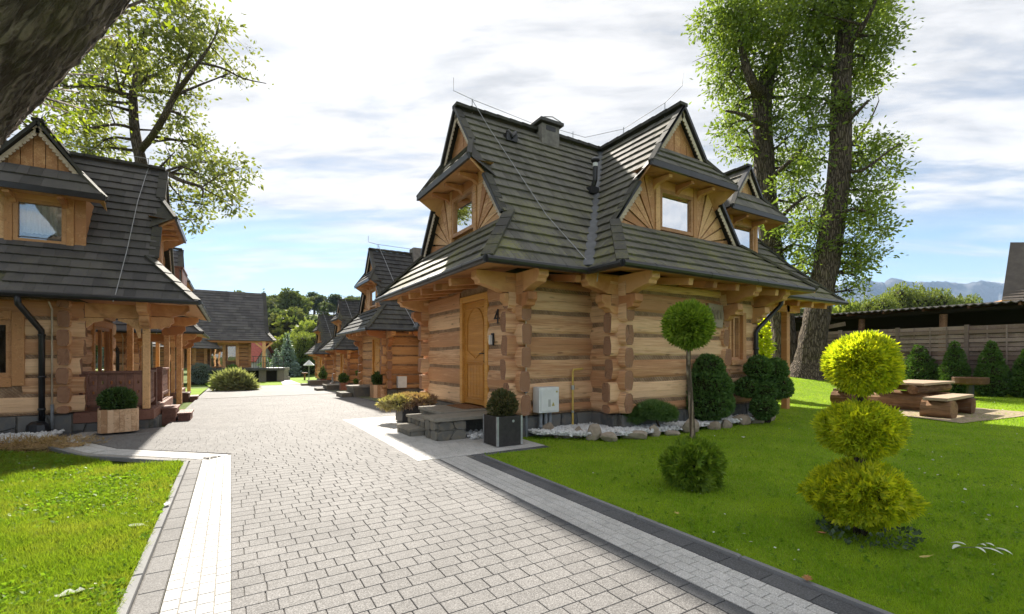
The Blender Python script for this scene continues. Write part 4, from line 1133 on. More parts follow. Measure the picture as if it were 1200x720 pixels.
# ------------------------------------------------------------------ foliage helpers
def leaves_on(blobs, n, L, W, outw=1.0, up=.25, depth=.28, lump=.10, fan=1, rand=.5, flat=0.0, jl=.35):
    A = np.array([b[1] for b in blobs], float); Cn = np.array([b[0] for b in blobs], float)
    ar = (A[:, 0]*A[:, 1]+A[:, 1]*A[:, 2]+A[:, 0]*A[:, 2]); idx = nr.choice(len(blobs), n, p=ar/ar.sum())
    d = unit(nr.normal(size=(n, 3)))
    ks = nr.normal(size=(6, 3))*3.2; ph = nr.uniform(0, 6.28, (len(blobs), 6))
    lu = np.sin(d @ ks.T+ph[idx]).sum(1)/6*2.0
    rr = (1-depth*nr.random(n)**1.7)*(1+lump*lu)
    p = Cn[idx]+d*A[idx]*rr[:, None]
    ax = unit(unit(d/A[idx]*A[idx].mean())*outw+nr.normal(size=(n, 3))*rand+np.array([0, 0, up]))
    return leaf_quads(p, ax, L*nr.uniform(1-jl, 1+jl, n), W, fan)
def leaf_quads(p, ax, L, W, fan=1, spread=.55):
    n = len(p); s = unit(np.cross(ax, nr.normal(size=(n, 3)))); out = []
    L = np.broadcast_to(np.asarray(L, float), (n,))[:, None]; W = W*L/np.mean(L)
    for k in range(fan):
        off = (k-(fan-1)/2)*spread
        a = unit(ax+s*off); sd = unit(s-a*(s*a).sum(1, keepdims=True))
        nn = np.cross(a, sd)
        b = p; t = p+a*L+nn*L*.08; m = p+a*L*.5
        out.append(np.stack([b, m+sd*W*.5, t, m-sd*W*.5], 1))
    return np.concatenate(out, 0)
ICO = None
def ico(sub=2):
    import bmesh
    bm = bmesh.new(); bmesh.ops.create_icosphere(bm, subdivisions=sub, radius=1)
    bm.verts.ensure_lookup_table(); v = np.array([q.co[:] for q in bm.verts]); f = [[q.index for q in fc.verts] for fc in bm.faces]; bm.free(); return v, f
IV, IF = ico(2); IV1, IF1 = ico(1)
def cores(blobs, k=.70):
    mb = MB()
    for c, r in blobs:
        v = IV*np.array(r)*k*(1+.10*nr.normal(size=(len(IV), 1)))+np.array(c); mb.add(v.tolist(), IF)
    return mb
def bush(parent, blobs, n, L, W, m, core=.70, name='foliage', core_m=None, **kw):
    """blobs relative to the parent"""
    q = leaves_on(blobs, n, L, W, **kw)
    o = link(name, np_mesh(name, q.reshape(-1, 3), 4, M[m] if isinstance(m, str) else m), parent)
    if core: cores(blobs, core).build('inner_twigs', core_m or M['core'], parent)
    return o
def stem(parent, pts, rad, m='bark_pale', name='stem', n=8, jit=.08):
    mb = MB(); mb.tube(pts, rad, n, jit=jit); return mb.build(name, M[m], parent, smooth=True)

def rock(label, x, y, sx, sy, sz, rz=0, m='rock', name='rock', cat='rock', group=None, z=0.0):
    v = IV.copy(); k = nr.normal(size=(5, 3))*1.3; ph = nr.uniform(0, 6, 5)
    v = v*(1+.16*np.sin(IV @ k.T+ph).sum(1, keepdims=True)/2.2)
    # break it into a few flat faces
    for _ in range(11):
        d = unit(nr.normal(size=3)); h = nr.uniform(.55, .80); t = v @ d; v = v-np.outer(np.maximum(t-h, 0), d)*.9
    v = v*np.array([sx/2, sy/2, sz*.62]); v[:, 2] += sz*.38
    mb = MB(); mb.add(v.tolist(), IF); return mb.build(name, M[m], None, (x, y, g1(x, y)+z), rz, label=label, cat=cat, group=group)

def pebbles(name, polys, n, r, h=.0, bump=.05, parent=None):
    v0, f0 = IV1, np.array(IF1); pts = []
    while len(pts) < n:
        P = polys[rnd.randrange(len(polys))] if len(polys) > 1 else polys[0]
        x = rnd.uniform(min(p[0] for p in P), max(p[0] for p in P)); y = rnd.uniform(min(p[1] for p in P), max(p[1] for p in P))
        if len(clip_convex([(x-.004, y-.004), (x+.004, y-.004), (x+.004, y+.004), (x-.004, y+.004)], P)) >= 4: pts.append((x, y))
    p = np.array(pts); n = len(p); o8 = np.array([[1,0,0],[-1,0,0],[0,1,0],[0,-1,0],[0,0,1],[0,0,-1]], float)
    tri = np.array([[0,2,4],[2,1,4],[1,3,4],[3,0,4],[2,0,5],[1,2,5],[3,1,5],[0,3,5]])
    V = o8[None]*nr.uniform(.6, 1.3, (n, 6, 1))*(r*nr.uniform(.6, 1.35, (n, 1, 1)))
    ang = nr.uniform(0, 6.28, n); ca, sa = np.cos(ang), np.sin(ang)
    Rz = np.zeros((n, 3, 3)); Rz[:, 0, 0] = ca; Rz[:, 0, 1] = -sa; Rz[:, 1, 0] = sa; Rz[:, 1, 1] = ca; Rz[:, 2, 2] = .8
    til = nr.uniform(-.7, .7, n); ct, st = np.cos(til), np.sin(til)
    Rx = np.zeros((n, 3, 3)); Rx[:, 0, 0] = 1; Rx[:, 1, 1] = ct; Rx[:, 1, 2] = -st; Rx[:, 2, 1] = st; Rx[:, 2, 2] = ct
    V = np.einsum('nij,nkj->nki', Rx @ Rz, V)
    z = G(p[:, 0], p[:, 1])+h+nr.uniform(0, bump, n)
    V += np.stack([p[:, 0], p[:, 1], z], 1)[:, None, :]
    return link(name, np_mesh(name, V[:, tri].reshape(-1, 3), 3, M['gravel']), parent, kind='stuff')

def grass(name, polys, n, h, w, m, power=1.6, dmax=30, dmin=1.5):
    out = []; tot = sum((max(p[0] for p in P)-min(p[0] for p in P))*(max(p[1] for p in P)-min(p[1] for p in P)) for P in polys)
    got = 0; chunks = []
    while got < n:
        P = polys[nr.choice(len(polys))]; k = 200000
        # sample by depth and direction so that blades follow the picture's density without following the picture
        d = dmin*(dmax/dmin)**(nr.random(k)**1.0); l = nr.uniform(-1.25, 1.25, k)*d
        x = d*FW[0]+l*RT[0]; y = d*FW[1]+l*RT[1]; keep = np.zeros(k, bool)
        for P in polys:
            ins = np.ones(k, bool)
            for i in range(len(P)):
                a, b = P[i], P[(i+1) % len(P)]; ins &= ((b[0]-a[0])*(y-a[1])-(b[1]-a[1])*(x-a[0])) >= 0
            keep |= ins
        c = np.stack([x, y, d], 1)[keep]; chunks.append(c); got += len(c)
    c = np.concatenate(chunks)[:n]; x, y, d = c.T
    clump = np.sin(x*5.1+np.sin(y*3.7)*1.3)*np.sin(y*4.3+np.sin(x*2.9))
    hh = h*nr.uniform(.55, 1.3, n)*(1+.25*clump); ww = w*(1+d*.30)*nr.uniform(.7, 1.3, n)
    a = nr.uniform(0, 6.28, n); lean = nr.normal(size=(n, 2))*.45*hh[:, None]
    base = np.stack([x, y, G(x, y)+.005], 1); s = np.stack([np.cos(a)*ww/2, np.sin(a)*ww/2, np.zeros(n)], 1)
    tip = base+np.stack([lean[:, 0], lean[:, 1], hh], 1)
    V = np.stack([base-s, base+s, tip], 1)
    return link(name, np_mesh(name, V.reshape(-1, 3), 3, M[m]), kind='stuff')

# ------------------------------------------------------------------ the houses
main = cross_house('large log house with mossy shingle roof, wooden door and house number 4', (4.42, 7.06, 0), 1.0, 300, group=None)
# details only this house shows
mb = MB()
for a, b in (((0, .50, 2.34), (0, .63, 2.17)), ((0, .64, 2.17), (0, .45, 2.17)), ((0, .505, 2.345), (0, .505, 2.07))):
    mb.bar((-.125, a[1], a[2]), (-.125, b[1], b[2]), .024, .02, up=(1, 0, 0))
mb.build('house_number', M['black'], main)
mb = MB(); mb.box(-.15, -.11, .66, .74, 1.66, 1.90); lampo = mb.build('wall_lamp', M['black'], main, bevel=.01)
mb = MB(); mb.box(-.20, -.151, .675, .725, 1.68, 1.86); mb.build('lamp_glass', M['white'], lampo)
mb = MB(); mb.tube([(.09, -.19, 2.68), (.09, -.135, 2.60), (.09, -.135, .55)], .014, 7); mb.tube([(.09, -.135, .55), (.09, -.16, -.02)], .026, 7, 1)
for z in (2.3, 1.8, 1.3, .8): mb.box(.06, .12, -.16, -.10, z, z+.03, 1)
mb.build('conduit', [M['cream'], M['greypipe']], main, smooth=False)
mb = MB(); mb.tube([(1.14, -.16, -.02), (1.14, -.16, 1.16), (1.16, -.16, 1.20), (1.38, -.16, 1.215), (1.42, -.08, 1.215)], .019, 8); mb.tube([(1.14, -.16, .82), (1.14, -.16, .90)], .036, 8, 1); mb.tube([(1.14, -.16, .38), (1.14, -.16, .42)], .03, 8, 1)
mb.build('gas_pipe', [M['yellow'], M['steel']], main, smooth=False)
mb = MB(); mb.box(.24, .68, -.34, -.13, .44, .90); bx = mb.build('meter_box', M['white'], main, bevel=.012)
mb = MB(); mb.box(.27, .65, -.352, -.339, .47, .87); d_ = mb.build('box_door', M['white'], bx, bevel=.006)
mb = MB(); mb.box(.60, .63, -.362, -.351, .80, .83); mb.prism([(.50, -.356, .56), (.57, -.356, .56), (.535, -.356, .63)], (0, -.002, 0)); mb.build('latch_and_sign', simple('warning_yellow', (.42, .36, .12)), bx)
mb = MB(); mb.box(.43, .48, -.357, -.351, .55, .68); mb.build('label_plate', simple('label_grey', (.40, .41, .38)), bx)
for x in (.34, .45, .55):
    mb = MB(); mb.tube([(x, -.24, .44), (x, -.24, -.05)], .034, 9); mb.tube([(x, -.24, .16), (x, -.24, .22)], .042, 9); mb.build('cable_duct', M['greypipe'], main, smooth=True)
# downpipe on the right corner of the long wall
mb = MB(); pts = [(6.75, -1.05, 2.86), (6.75, -1.02, 2.68), (6.70, -.98, 2.60), (5.98, -.93, 2.10), (5.94, -.90, 2.02), (5.94, -.90, .0)]
mb.tube(pts, .05, 10)
for z in (1.6, .7): mb.tube([(5.94, -.90, z), (5.94, -.90, z+.05)], .06, 10)
mb.build('downpipe', M['black'], main, smooth=True)
# carved wooden sign on the long wall
mb = MB(); mb.prism([(4.20, -.87, 2.10), (4.66, -.87, 2.06), (4.70, -.87, 2.30), (4.68, -.87, 2.56), (4.18, -.87, 2.58), (4.22, -.87, 2.34)], (0, -.05, 0)); sg = mb.build('carved_sign', wood('carved_grey_wood', (.20, .15, .11), (.36, .29, .22), (8, 8, 8), .4, False), main, bevel=.01)
for i in range(4):
    mb = MB(); cx = 4.29+.105*i
    mb.tube([(cx+.035*math.cos(t)*(1-.07*k), -.93, 2.33+.13*math.sin(t)*(1-.05*k)) for k, t in enumerate(np.arange(0, 7.5, .6))], .014, 6); mb.build('carving', sg.data.materials[0], sg)
# chimney, roof vent, ridge vent, lightning wires
mb = MB(); mb.box(1.84, 2.36, 1.86, 2.38, 6.4, 6.98)
ch = mb.build('chimney', M['chim'], main, bevel=.01)
mb = MB(); mb.box(1.76, 2.44, 1.78, 2.46, 7.00, 7.08); mb.build('chimney_cap', M['cap'], ch, bevel=.01)
mb = MB(); mb.box(1.832, 1.838, 2.0, 2.22, 6.82, 6.95); mb.box(1.96, 2.24, 1.852, 1.858, 6.84, 6.95); mb.build('flue_opening', M['black'], ch)
mb = MB(); mb.tube([(1.86, 1.80, 7.09), (2.1, 1.80, 7.15), (2.36, 1.80, 7.09)], .012, 6); mb.build('cap_rail', M['wire'], ch)
yv, zv = .95, ZA+(.95-.11)*1.37
mb = MB(); mb.box(2.42, 2.66, yv-.16, yv+.14, zv-.10, zv+.06); mb.tube([(2.54, yv-.03, zv-.05), (2.54, yv-.16, zv+.20), (2.54, yv-.17, zv+.50)], .055, 10); vt = mb.build('vent_pipe', M['black'], main, smooth=False)
mb = MB(); mb.tube([(2.54, yv-.17, zv+.50), (2.54, yv-.17, zv+.58)], .058, 10); mb.build('vent_collar', M['white'], vt)
mb = MB(); mb.lathe([(.05, .0), (.10, .05), (.10, .08), (.02, .14)], (2.54, yv-.17, zv+.58), 10); mb.build('vent_cowl', M['black'], vt)
mb = MB(); yv2 = 1.72; mb.box(.72, 1.0, yv2-.12, yv2+.2, 6.20, 6.36); mb.tube([(.78, yv2-.05, 6.42), (.86, yv2-.14, 6.28), (.98, yv2-.06, 6.42)], .05, 8); mb.build('ridge_vent', M['black'], main)
def rods(root, xs):
    mb = MB()
    for p in xs: mb.tube([p, (p[0], p[1], p[2]+.32)], .010, 5)
    return mb
mb = rods(main, [(.15, 2.14, 6.85), (3.0, 2.14, 6.85), (3.93, 1.30, 6.85), (3.93, .02, 6.85)])
mb.tube([(-.30, 2.14, 7.50), (-.30, 2.14, 7.22), (.15, 2.14, 7.16), (1.8, 2.14, 7.05)], .006, 5); mb.tube([(2.5, 2.14, 7.10), (3.4, 2.14, 7.12), (3.93, 1.30, 7.12), (3.93, .02, 7.17), (3.93, -.45, 7.32), (3.93, -.47, 7.62)], .006, 5)
mb.build('lightning_rods', M['wire'], main)
roof_wire(main, [(.15, 2.14, 7.15), (.35, 1.72, 6.40), (.72, .11, ZA+.10), (1.0, -.89, ZE+.07), (1.02, -1.02, ZE+.02), (1.0, -1.0, ZE-.2)], r=.008)

def gz(x, y): return (x, y, g1(x, y))
h2 = cross_house('log house with grey shingle roof standing next behind the large mossy-roofed house', gz(5.25, 18.0), .9, 0, False, smat='shingle3', logm=M['log_warm'], group='log houses in a row along the drive')
mb = rods(h2, [(.15, 2.14, 6.85), (3.0, 2.14, 6.85)]); mb.tube([(-.30, 2.14, 7.50), (-.30, 2.14, 7.22), (.15, 2.14, 7.16), (3.4, 2.14, 7.12)], .012, 5); mb.build('lightning_rods', M['wire'], h2)
roof_wire(h2, [(.15, 2.14, 7.15), (.35, 1.72, 6.40), (.72, .11, ZA+.10), (1.0, -.89, ZE+.07)], r=.014)
mb = MB(); mb.box(1.80, 2.42, 1.80, 2.42, 6.4, 7.16); mb.build('chimney', M['chim'], h2)
h3 = copy_tree(h2); h3.location = gz(5.65, 27.2); h3.scale = (.76,)*3; h3['label'] = 'smaller log house with grey shingle roof, third along the drive'
h4 = copy_tree(h2); h4.location = gz(5.9, 36.2); h4.scale = (.76,)*3; h4['label'] = 'smallest-looking log house at the far end of the right-hand row'
mb = MB(); mb.box(.35, .75, -.34, -.13, .44, .94); mb.build('meter_box', M['white'], h2, bevel=.01)

l1 = veranda_house('log house with dark slate-grey shingle roof and carved brown veranda rail', (-2.73, 12.15, 0), .87, 300, 'veranda log houses left of the drive')
l2 = veranda_house('second veranda log house, seen behind the veranda posts of the nearest one', gz(-3.05, 20.9), .87, 0, 'veranda log houses left of the drive')
mb = MB(); w1 = l1
mb.lathe([(.10, 0), (.17, .04), (.15, .18), (.09, .24)], (0, 0, 0), 9); mb.build('drain_bag', simple('black_plastic_bag', (.012, .012, .014), .3, 0, .5, .2, 6, .6, 8), None, (-3.08, 11.93, 0), label='crumpled black plastic bag round the foot of the downpipe', cat='bag')

# ------------------------------------------------------------------ far building across the end of the drive
def far_building():
    gy = g1(0, 47); root = thing('long_log_house', 'long log house with wide dark roof closing the far end of the drive', 'house', (1.4, 47, gy))
    zd = 1.28; ze = 3.62; zr = 8.3; xl = -16.0
    rf = Roof(root, .34, .5); rf.face([(xl, -1.3, ze), (1.9, -1.3, ze), (1.35, -.2, ze+.75), (xl, -.2, ze+.75)]); rf.face([(xl, -.2, ze+.75), (1.35, -.2, ze+.75), (1.30, 3.2, zr), (xl, 3.2, zr)]); rf.face([(1.30, 3.2, zr), (1.35, -.2, ze+.75), (1.35, 6.6, ze+.75)], False)
    rf.face([(1.9, -1.3, ze), (1.9, 7.7, ze), (1.35, 6.6, ze+.75), (1.35, -.2, ze+.75)], False); rf.face([(xl, 3.2, zr), (1.3, 3.2, zr), (1.35, 6.6, ze+.7), (xl, 6.6, ze+.7)], False)
    rf.cap((1.35, -.2, ze+.8), (1.30, 3.2, zr+.05), .3, .08); rf.cap((1.9, -1.3, ze+.05), (1.35, -.2, ze+.8), .3, .08)
    rf.finish([M['shingle2'], M['ridge']])
    mb = MB(); mb.box(xl, 0, .1, 6, zd, ze+.1); w = mb.build('wall', M['chink'], root)
    mb = MB()
    for i in range(7):
        z = zd+.02+i*.335
        for a, b in ((xl, -8.9), (-7.0, -6.0), (-4.6, -3.35), (-.95, .12)): mb.box(a, b, -.02+rnd.uniform(-.01, .01), .2, z, z+.27)
        mb.box(-.1, .1, -.2, 6, z+.16, z+.42)
    mb.build('logs', [M['log_warm']], w, kind='stuff')
    P = frame2((0, 0), (1, 0), (0, -1))
    for a0, a1, z0, z1, nm in ((-2.95, -1.95, zd+.05, zd+2.0, 'door'), (-1.75, -.98, zd+.55, zd+1.95, 'window'), (-5.9, -4.7, zd+.55, zd+1.95, 'window'), (-8.8, -7.1, zd+.45, zd+1.95, 'window')):
        window(root, P, a0, a1, z0, z1, .10, .09, .12, False, 0, nm)
    mb = MB()
    for a in (-3.25, -1.93, -.93): mb.box(a-.12, a+.12, -.14, 0, zd, zd+2.1)
    mb.box(-3.2, -.9, -.142, 0, zd+2.0, zd+2.2); mb.build('casing', M['post'], root)
    for x in (-4.0, 1.05):
        mb = MB(); mb.box(x-.13, x+.13, -1.2, -.95, zd, ze); mb.bar((x, -1.08, zd+1.6), (x-.7, -1.08, ze-.1), .12, .14); mb.bar((x, -1.08, zd+1.6), (x+.7, -1.08, ze-.1), .12, .14); mb.build('post', M['post'], root)
    mb = MB(); mb.bar((xl, -1.08, ze-.06), (1.6, -1.08, ze-.06), .2, .22); mb.build('eave_beam', M['beam'], root)
    mb = MB(); mb.box(-4.4, 2.6, -2.2, -.02, zd-.22, zd); mb.build('terrace_deck', M['darkmetal'], root)
    for x in (.9, 2.3, -1.4):
        mb = MB(); mb.box(x-.28, x+.28, -2.0, -1.5, -.1, zd-.22); mb.build('pillar', M['stone'], root)
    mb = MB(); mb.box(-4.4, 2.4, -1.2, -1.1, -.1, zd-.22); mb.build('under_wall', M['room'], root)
    for i in range(7):
        mb = MB(); x = .2+2.3*i/6; mb.box(x-.02, x+.02, -2.15, -2.11, zd, zd+.95); mb.build('baluster', M['darkmetal'], root)
    mb = MB(); mb.box(.1, 2.6, -2.16, -2.10, zd+.95, zd+1.0); mb.box(.1, 2.6, -2.14, -2.12, zd+.45, zd+.48); mb.build('handrail', M['darkmetal'], root)
    # low side wing with its own hip and balcony
    rf = Roof(root, .34, .5); rf.face([(-7.5, -6.0, 3.0), (-2.2, -1.3, 2.9), (-2.9, .2, 4.4), (-7.5, .2, 6.4)], True); rf.finish([M['shingle2'], M['ridge']])
    return root
far_building()

# small village houses beyond
def village_house(label, u, d, vb, w, hw, hr, rm, rz=0):
    p = at(u, vb, d); root = thing('village_house', label, 'house', (p.x, p.y, p.z), rz)
    mb = MB(); mb.prism([(-w/2, 0, -6), (w/2, 0, -6), (w/2, 0, hw), (0, 0, hr), (-w/2, 0, hw)], (0, 9, 0)); mb.build('wall', M['wall_white'], root)
    mb = MB()
    for s in (-1, 1): mb.prism([(0, -.5, hr+.12), (s*(w/2+.5), -.5, hw-.5), (s*(w/2+.5), -.5, hw-.32), (0, -.5, hr+.34)], (0, 10, 0))
    mb.build('roof', rm, root); P = frame2((0, 0), (1, 0), (0, -1))
    for a in (-w*.22, w*.1): window(root, P, a, a+w*.16, hw*.35, hw*.35+1.4, .03, .1, .1, False)
    return root
village_house('white gabled house with grey roof among the far trees', 331, 88, 417, 4.6, 1.6, 4.3, simple('weathered_roof', (.22, .20, .18), .8, 0, .2, .2, 3), R(-28))
village_house('low white house with red tiled roof beside the far log house', 310, 72, 428, 6.0, 1.0, 3.4, M['red_roof'], R(60))

# ------------------------------------------------------------------ entrance steps of the large house
def entrance():
    root = thing('entrance_steps', 'stone entrance steps and low bench wall before the arched wooden door', 'steps', (0, 0, 0))
    def slab(n, x0, x1, y0, y1, z0, z1, m='slab'):
        mb = MB(); k = 6; pts = []
        e = lambda: rnd.uniform(-.012, .012)
        for i in range(k): pts.append((x0+(x1-x0)*i/k, y0+e()))
        for i in range(k): pts.append((x1+e(), y0+(y1-y0)*i/k))
        for i in range(k): pts.append((x1-(x1-x0)*i/k, y1+e()))
        for i in range(k): pts.append((x0+e(), y1-(y1-y0)*i/k))
        mb.prism([(a, b, z0) for a, b in pts], (0, 0, z1-z0)); return mb.build(n, M[m], root, bevel=.008)
    slab('landing_slab', 3.30, 4.32, 7.92, 9.15, .36, .42); slab('bench_slab', 2.92, 4.30, 7.27, 7.90, .34, .40)
    slab('step_slab', 2.98, 3.36, 7.95, 8.95, .25, .30); slab('step_slab', 2.72, 3.08, 7.98, 8.80, .10, .15)
    mb = MB(); mb.box(3.34, 4.3, 7.96, 9.11, -.05, .358); mb.box(3.02, 3.4, 8.0, 8.91, -.05, .248); mb.box(2.76, 3.05, 8.03, 8.76, -.05, .098); mb.box(2.99, 3.52, 7.34, 7.86, -.05, .338); mb.box(3.0, 4.28, 7.80, 7.88, -.05, .33)
    core = mb.build('masonry', M['mortar'], root)
    # irregular facing stones
    def facing(p, d, L, H, nrm, nx, ny):
        p = Vector(p); d = Vector(d); nrm = Vector(nrm); up = Vector((0, 0, 1))
        gx = [[(i/nx+(rnd.uniform(-.3, .3)/nx if 0 < i < nx else 0), j/ny+(rnd.uniform(-.3, .3)/ny if 0 < j < ny else 0)) for j in range(ny+1)] for i in range(nx+1)]
        for i in range(nx):
            for j in range(ny):
                q = [gx[i][j], gx[i+1][j], gx[i+1][j+1], gx[i][j+1]]; c = (sum(a for a, _ in q)/4, sum(b for _, b in q)/4)
                # cut corners make the crazy-paving outline
                oct_ = []
                for k in range(4):
                    a, b = q[k], q[(k+1) % 4]; t = rnd.uniform(.10, .26); oct_ += [(a[0]+(b[0]-a[0])*t, a[1]+(b[1]-a[1])*t), (a[0]+(b[0]-a[0])*(1-t), a[1]+(b[1]-a[1])*(1-t))]
                f = lambda s, o: [p+d*(L*(c[0]+(a-c[0])*s))+up*(H*(c[1]+(b-c[1])*s))+nrm*o for a, b in oct_]
                mb = MB(); n = 8; mb.add(f(.97, -.01)+f(.93, .018+rnd.uniform(0, .012)), [list(range(8, 16))]+[[k, (k+1) % n, (k+1) % n+n, k+n] for k in range(n)]); mb.build('stone', M['stone'], core)
    facing((2.99, 7.34, 0.0), (1, 0, 0), .53, .335, (0, -1, 0), 2, 2); facing((2.99, 7.86, 0.0), (0, -1, 0), .52, .335, (-1, 0, 0), 2, 2)
    facing((2.76, 8.76, 0), (0, -1, 0), .73, .10, (-1, 0, 0), 4, 1); facing((2.76, 8.03, 0), (1, 0, 0), .25, .10, (0, -1, 0), 1, 1); facing((3.02, 8.91, .15), (0, -1, 0), .9, .10, (-1, 0, 0), 4, 1); facing((3.34, 9.11, .3), (0, -1, 0), 1.1, .06, (-1, 0, 0), 5, 1)
    mb = MB(); mb.box(3.86, 4.32, 8.15, 8.98, .421, .437); mb.build('door_mat', M['mat'], None, label='brown coir mat lying before the wooden house door', cat='door mat')
entrance()
pebbles('gravel', [[(3.55, 7.1), (4.3, 7.1), (4.3, 7.75), (3.55, 7.75)]], 320, .032, .03)

def planter_box(label, loc, w, d, h, rz=0, m='blackbox', strips=True, name='planter_box', group=None, scale=1):
    root = thing(name, label, 'planter', loc, rz, scale, group); t = .03
    mb = MB(); mb.box(-w/2, w/2, -d/2, -d/2+t, 0, h); mb.box(-w/2, w/2, d/2-t, d/2, 0, h); mb.box(-w/2, -w/2+t, -d/2+t, d/2-t, 0, h); mb.box(w/2-t, w/2, -d/2+t, d/2-t, 0, h); mb.box(-w/2+t, w/2-t, -d/2+t, d/2-t, .02, h-.07)
    mb.build('box', M[m], root, bevel=.006)
    mb = MB(); mb.box(-w/2+t, w/2-t, -d/2+t, d/2-t, h-.069, h-.05); mb.build('soil', M['soil'], root)
    if strips:
        for sx in (-1, 1):
            for sy in (-1, 1):
                mb = MB(); x, y = sx*w/2, sy*d/2
                mb.box(min(x, x+sx*.004), max(x, x+sx*.004), min(y-sy*.03, y+sy*.004), max(y-sy*.03, y+sy*.004), 0, h+.003); mb.box(min(x-sx*.03, x), max(x-sx*.03, x), min(y, y+sy*.004), max(y, y+sy*.004), 0, h+.003); mb.build('corner_strip', M['steel'], root)
        mb = MB(); mb.tube([(.06, -d/2-.002, h-.08), (.06, -d/2-.008, h-.08)], .022, 10); mb.build('badge', M['steel'], root)
    return root
def slat_planter(label, loc, r, h, group=None, n=14, rz=0):
    """planter of upright larch boards standing in a rounded square"""
    root = thing('wooden_planter', label, 'planter', loc, rz, 1, group); pts = []
    for i in range(n*4):
        a = 2*PI*i/(n*4); c, s = math.cos(a), math.sin(a); k = r/(abs(c)**5+abs(s)**5)**.2; pts.append((c*k, s*k))
    N = n*2
    for i in range(N):
        p, q = pts[2*i], pts[(2*i+2) % len(pts)]; mid = ((p[0]+q[0])/2, (p[1]+q[1])/2); f = .94; mb = MB(); e = rnd.uniform(-.004, .004)
        p2 = (p[0]+(q[0]-p[0])*.02, p[1]+(q[1]-p[1])*.02); q2 = (q[0]-(q[0]-p[0])*.02, q[1]-(q[1]-p[1])*.02)
        mb.prism([(p2[0], p2[1], 0), (q2[0], q2[1], 0), (q2[0]*f, q2[1]*f, 0), (p2[0]*f, p2[1]*f, 0)], (0, 0, h+e)); mb.build('board', M['box_wood'], root)
    mb = MB(); mb.prism([(x*.93, y*.93, .03) for x, y in pts], (0, 0, h-.10)); mb.build('soil', M['soil'], root)
    return root
def ball_bush(label, loc, r, n, L, W, m, rz_=1.0, cat='shrub', group=None, name='round_shrub', stemh=.06, **kw):
    root = thing(name, label, cat, loc, 0, 1, group); c = (0, 0, stemh+r*rz_)
    stem(root, [(0, 0, -.05), (0, 0, c[2])], [.025, .02]); bush(root, [(c, (r, r, r*rz_))], n, L, W, m, **kw); return root

# planters by the large house and the nearest veranda
planter_box('black planter box with steel corner strips at the corner of the large house', (3.815, 6.56, .022), .47, .47, .47)
ball_bush('bronzed dark box shrub growing in the steel-edged black planter', (3.815, 6.56, .42), .225, 2600, .055, .026, 'leaf_boxred', .95, name='box_shrub', stemh=.02, lump=.12)
planter_box('dark grey planter box holding a flat pale juniper beside the stone steps', (3.42, 9.98, .022), .52, .5, .34, strips=False)
jr = thing('flat_juniper', 'flat pale juniper with reddish tips spilling over its dark planter', 'shrub', (3.42, 9.98, .32)); stem(jr, [(0, 0, -.05), (0, 0, .1)], .03)
bush(jr, [((-.25, -.05, .12), (.34, .30, .11)), ((.22, 0, .12), (.36, .30, .12)), ((0, .1, .15), (.3, .3, .10)), ((-.45, .1, .09), (.2, .2, .08))], 2600, .10, .03, 'leaf_flat', .6, fan=2, up=.35, rand=.6)
slat_planter('larch board planter beside the carved brown veranda rail', (-1.86, 11.55, .022), .30, .43, None, 12, R(12))
ball_bush('dark green box ball in the larch board planter by the veranda', (-1.86, 11.55, .36), .26, 3000, .06, .028, 'leaf_box', .85, name='box_ball', stemh=.03)
p = unp(204, 466); planter_box('dark brown planter box by the steps of the second veranda', (p.x-.1, p.y+.3, p.z+.02), .60, .6, .42, strips=False, m='brown')
ball_bush('clipped green box ball in the dark brown planter by the second veranda', (p.x-.1, p.y+.3, p.z+.36), .30, 1400, .09, .045, 'leaf_box', .9, name='box_ball')
# in front of the row houses
p = unp(446, 467); slat_planter('larch board planter in front of the second house of the row', (p.x, p.y+.3, p.z+.02), .30, .50, 'planters in front of the row houses', 8)
ball_bush('tight dark box ball in the larch planter of the second row house', (p.x, p.y+.3, p.z+.46), .24, 1200, .08, .04, 'leaf_box', .95, name='box_ball')
p = unp(404, 458.5); planter_box('dark planter box in front of the third house of the row', (p.x, p.y+.3, p.z+.02), .36, .36, .40, strips=False, m='brown', group='planters in front of the row houses')
ball_bush('round box ball in the dark planter of the third row house', (p.x, p.y+.3, p.z+.38), .21, 700, .10, .05, 'leaf_box', 1.0, name='box_ball')
p = unp(424, 456.5); slat_planter('low larch trough in front of the second row house door', (p.x, p.y+.3, p.z+.02), .36, .26, 'planters in front of the row houses', 8)
cl = thing('cloud_bonsai', 'small cloud-pruned shrub with separate tufts in the low larch trough', 'shrub', (p.x, p.y+.3, p.z+.2))
stem(cl, [(0, 0, 0), (.05, 0, .3), (-.02, 0, .62)], .025); bush(cl, [((-.03, 0, .68), (.2, .2, .13)), ((.18, 0, .28), (.19, .19, .15)), ((-.2, 0, .24), (.14, .14, .12))], 900, .09, .045, 'leaf_green')
p = unp(392, 453.5); planter_box('small brown box below the grey garden figure', (p.x, p.y+.3, p.z+.02), .42, .36, .20, strips=False, m='brown', group='planters in front of the row houses')
st = thing('garden_figure', 'small grey stone garden figure standing on a brown box', 'statue', (p.x, p.y+.3, p.z+.17)); mb = MB(); mb.lathe([(.14, 0), (.16, .08), (.11, .2), (.14, .34), (.09, .46), (.10, .54), (.08, .62), (.02, .67)], (0, 0, 0), 10); mb.build('body', M['statue'], st, smooth=True)
p = unp(379.5, 452.0); planter_box('slim brown planter at the fourth house of the row', (p.x, p.y+.3, p.z+.02), .34, .34, .42, strips=False, m='brown', group='planters in front of the row houses')
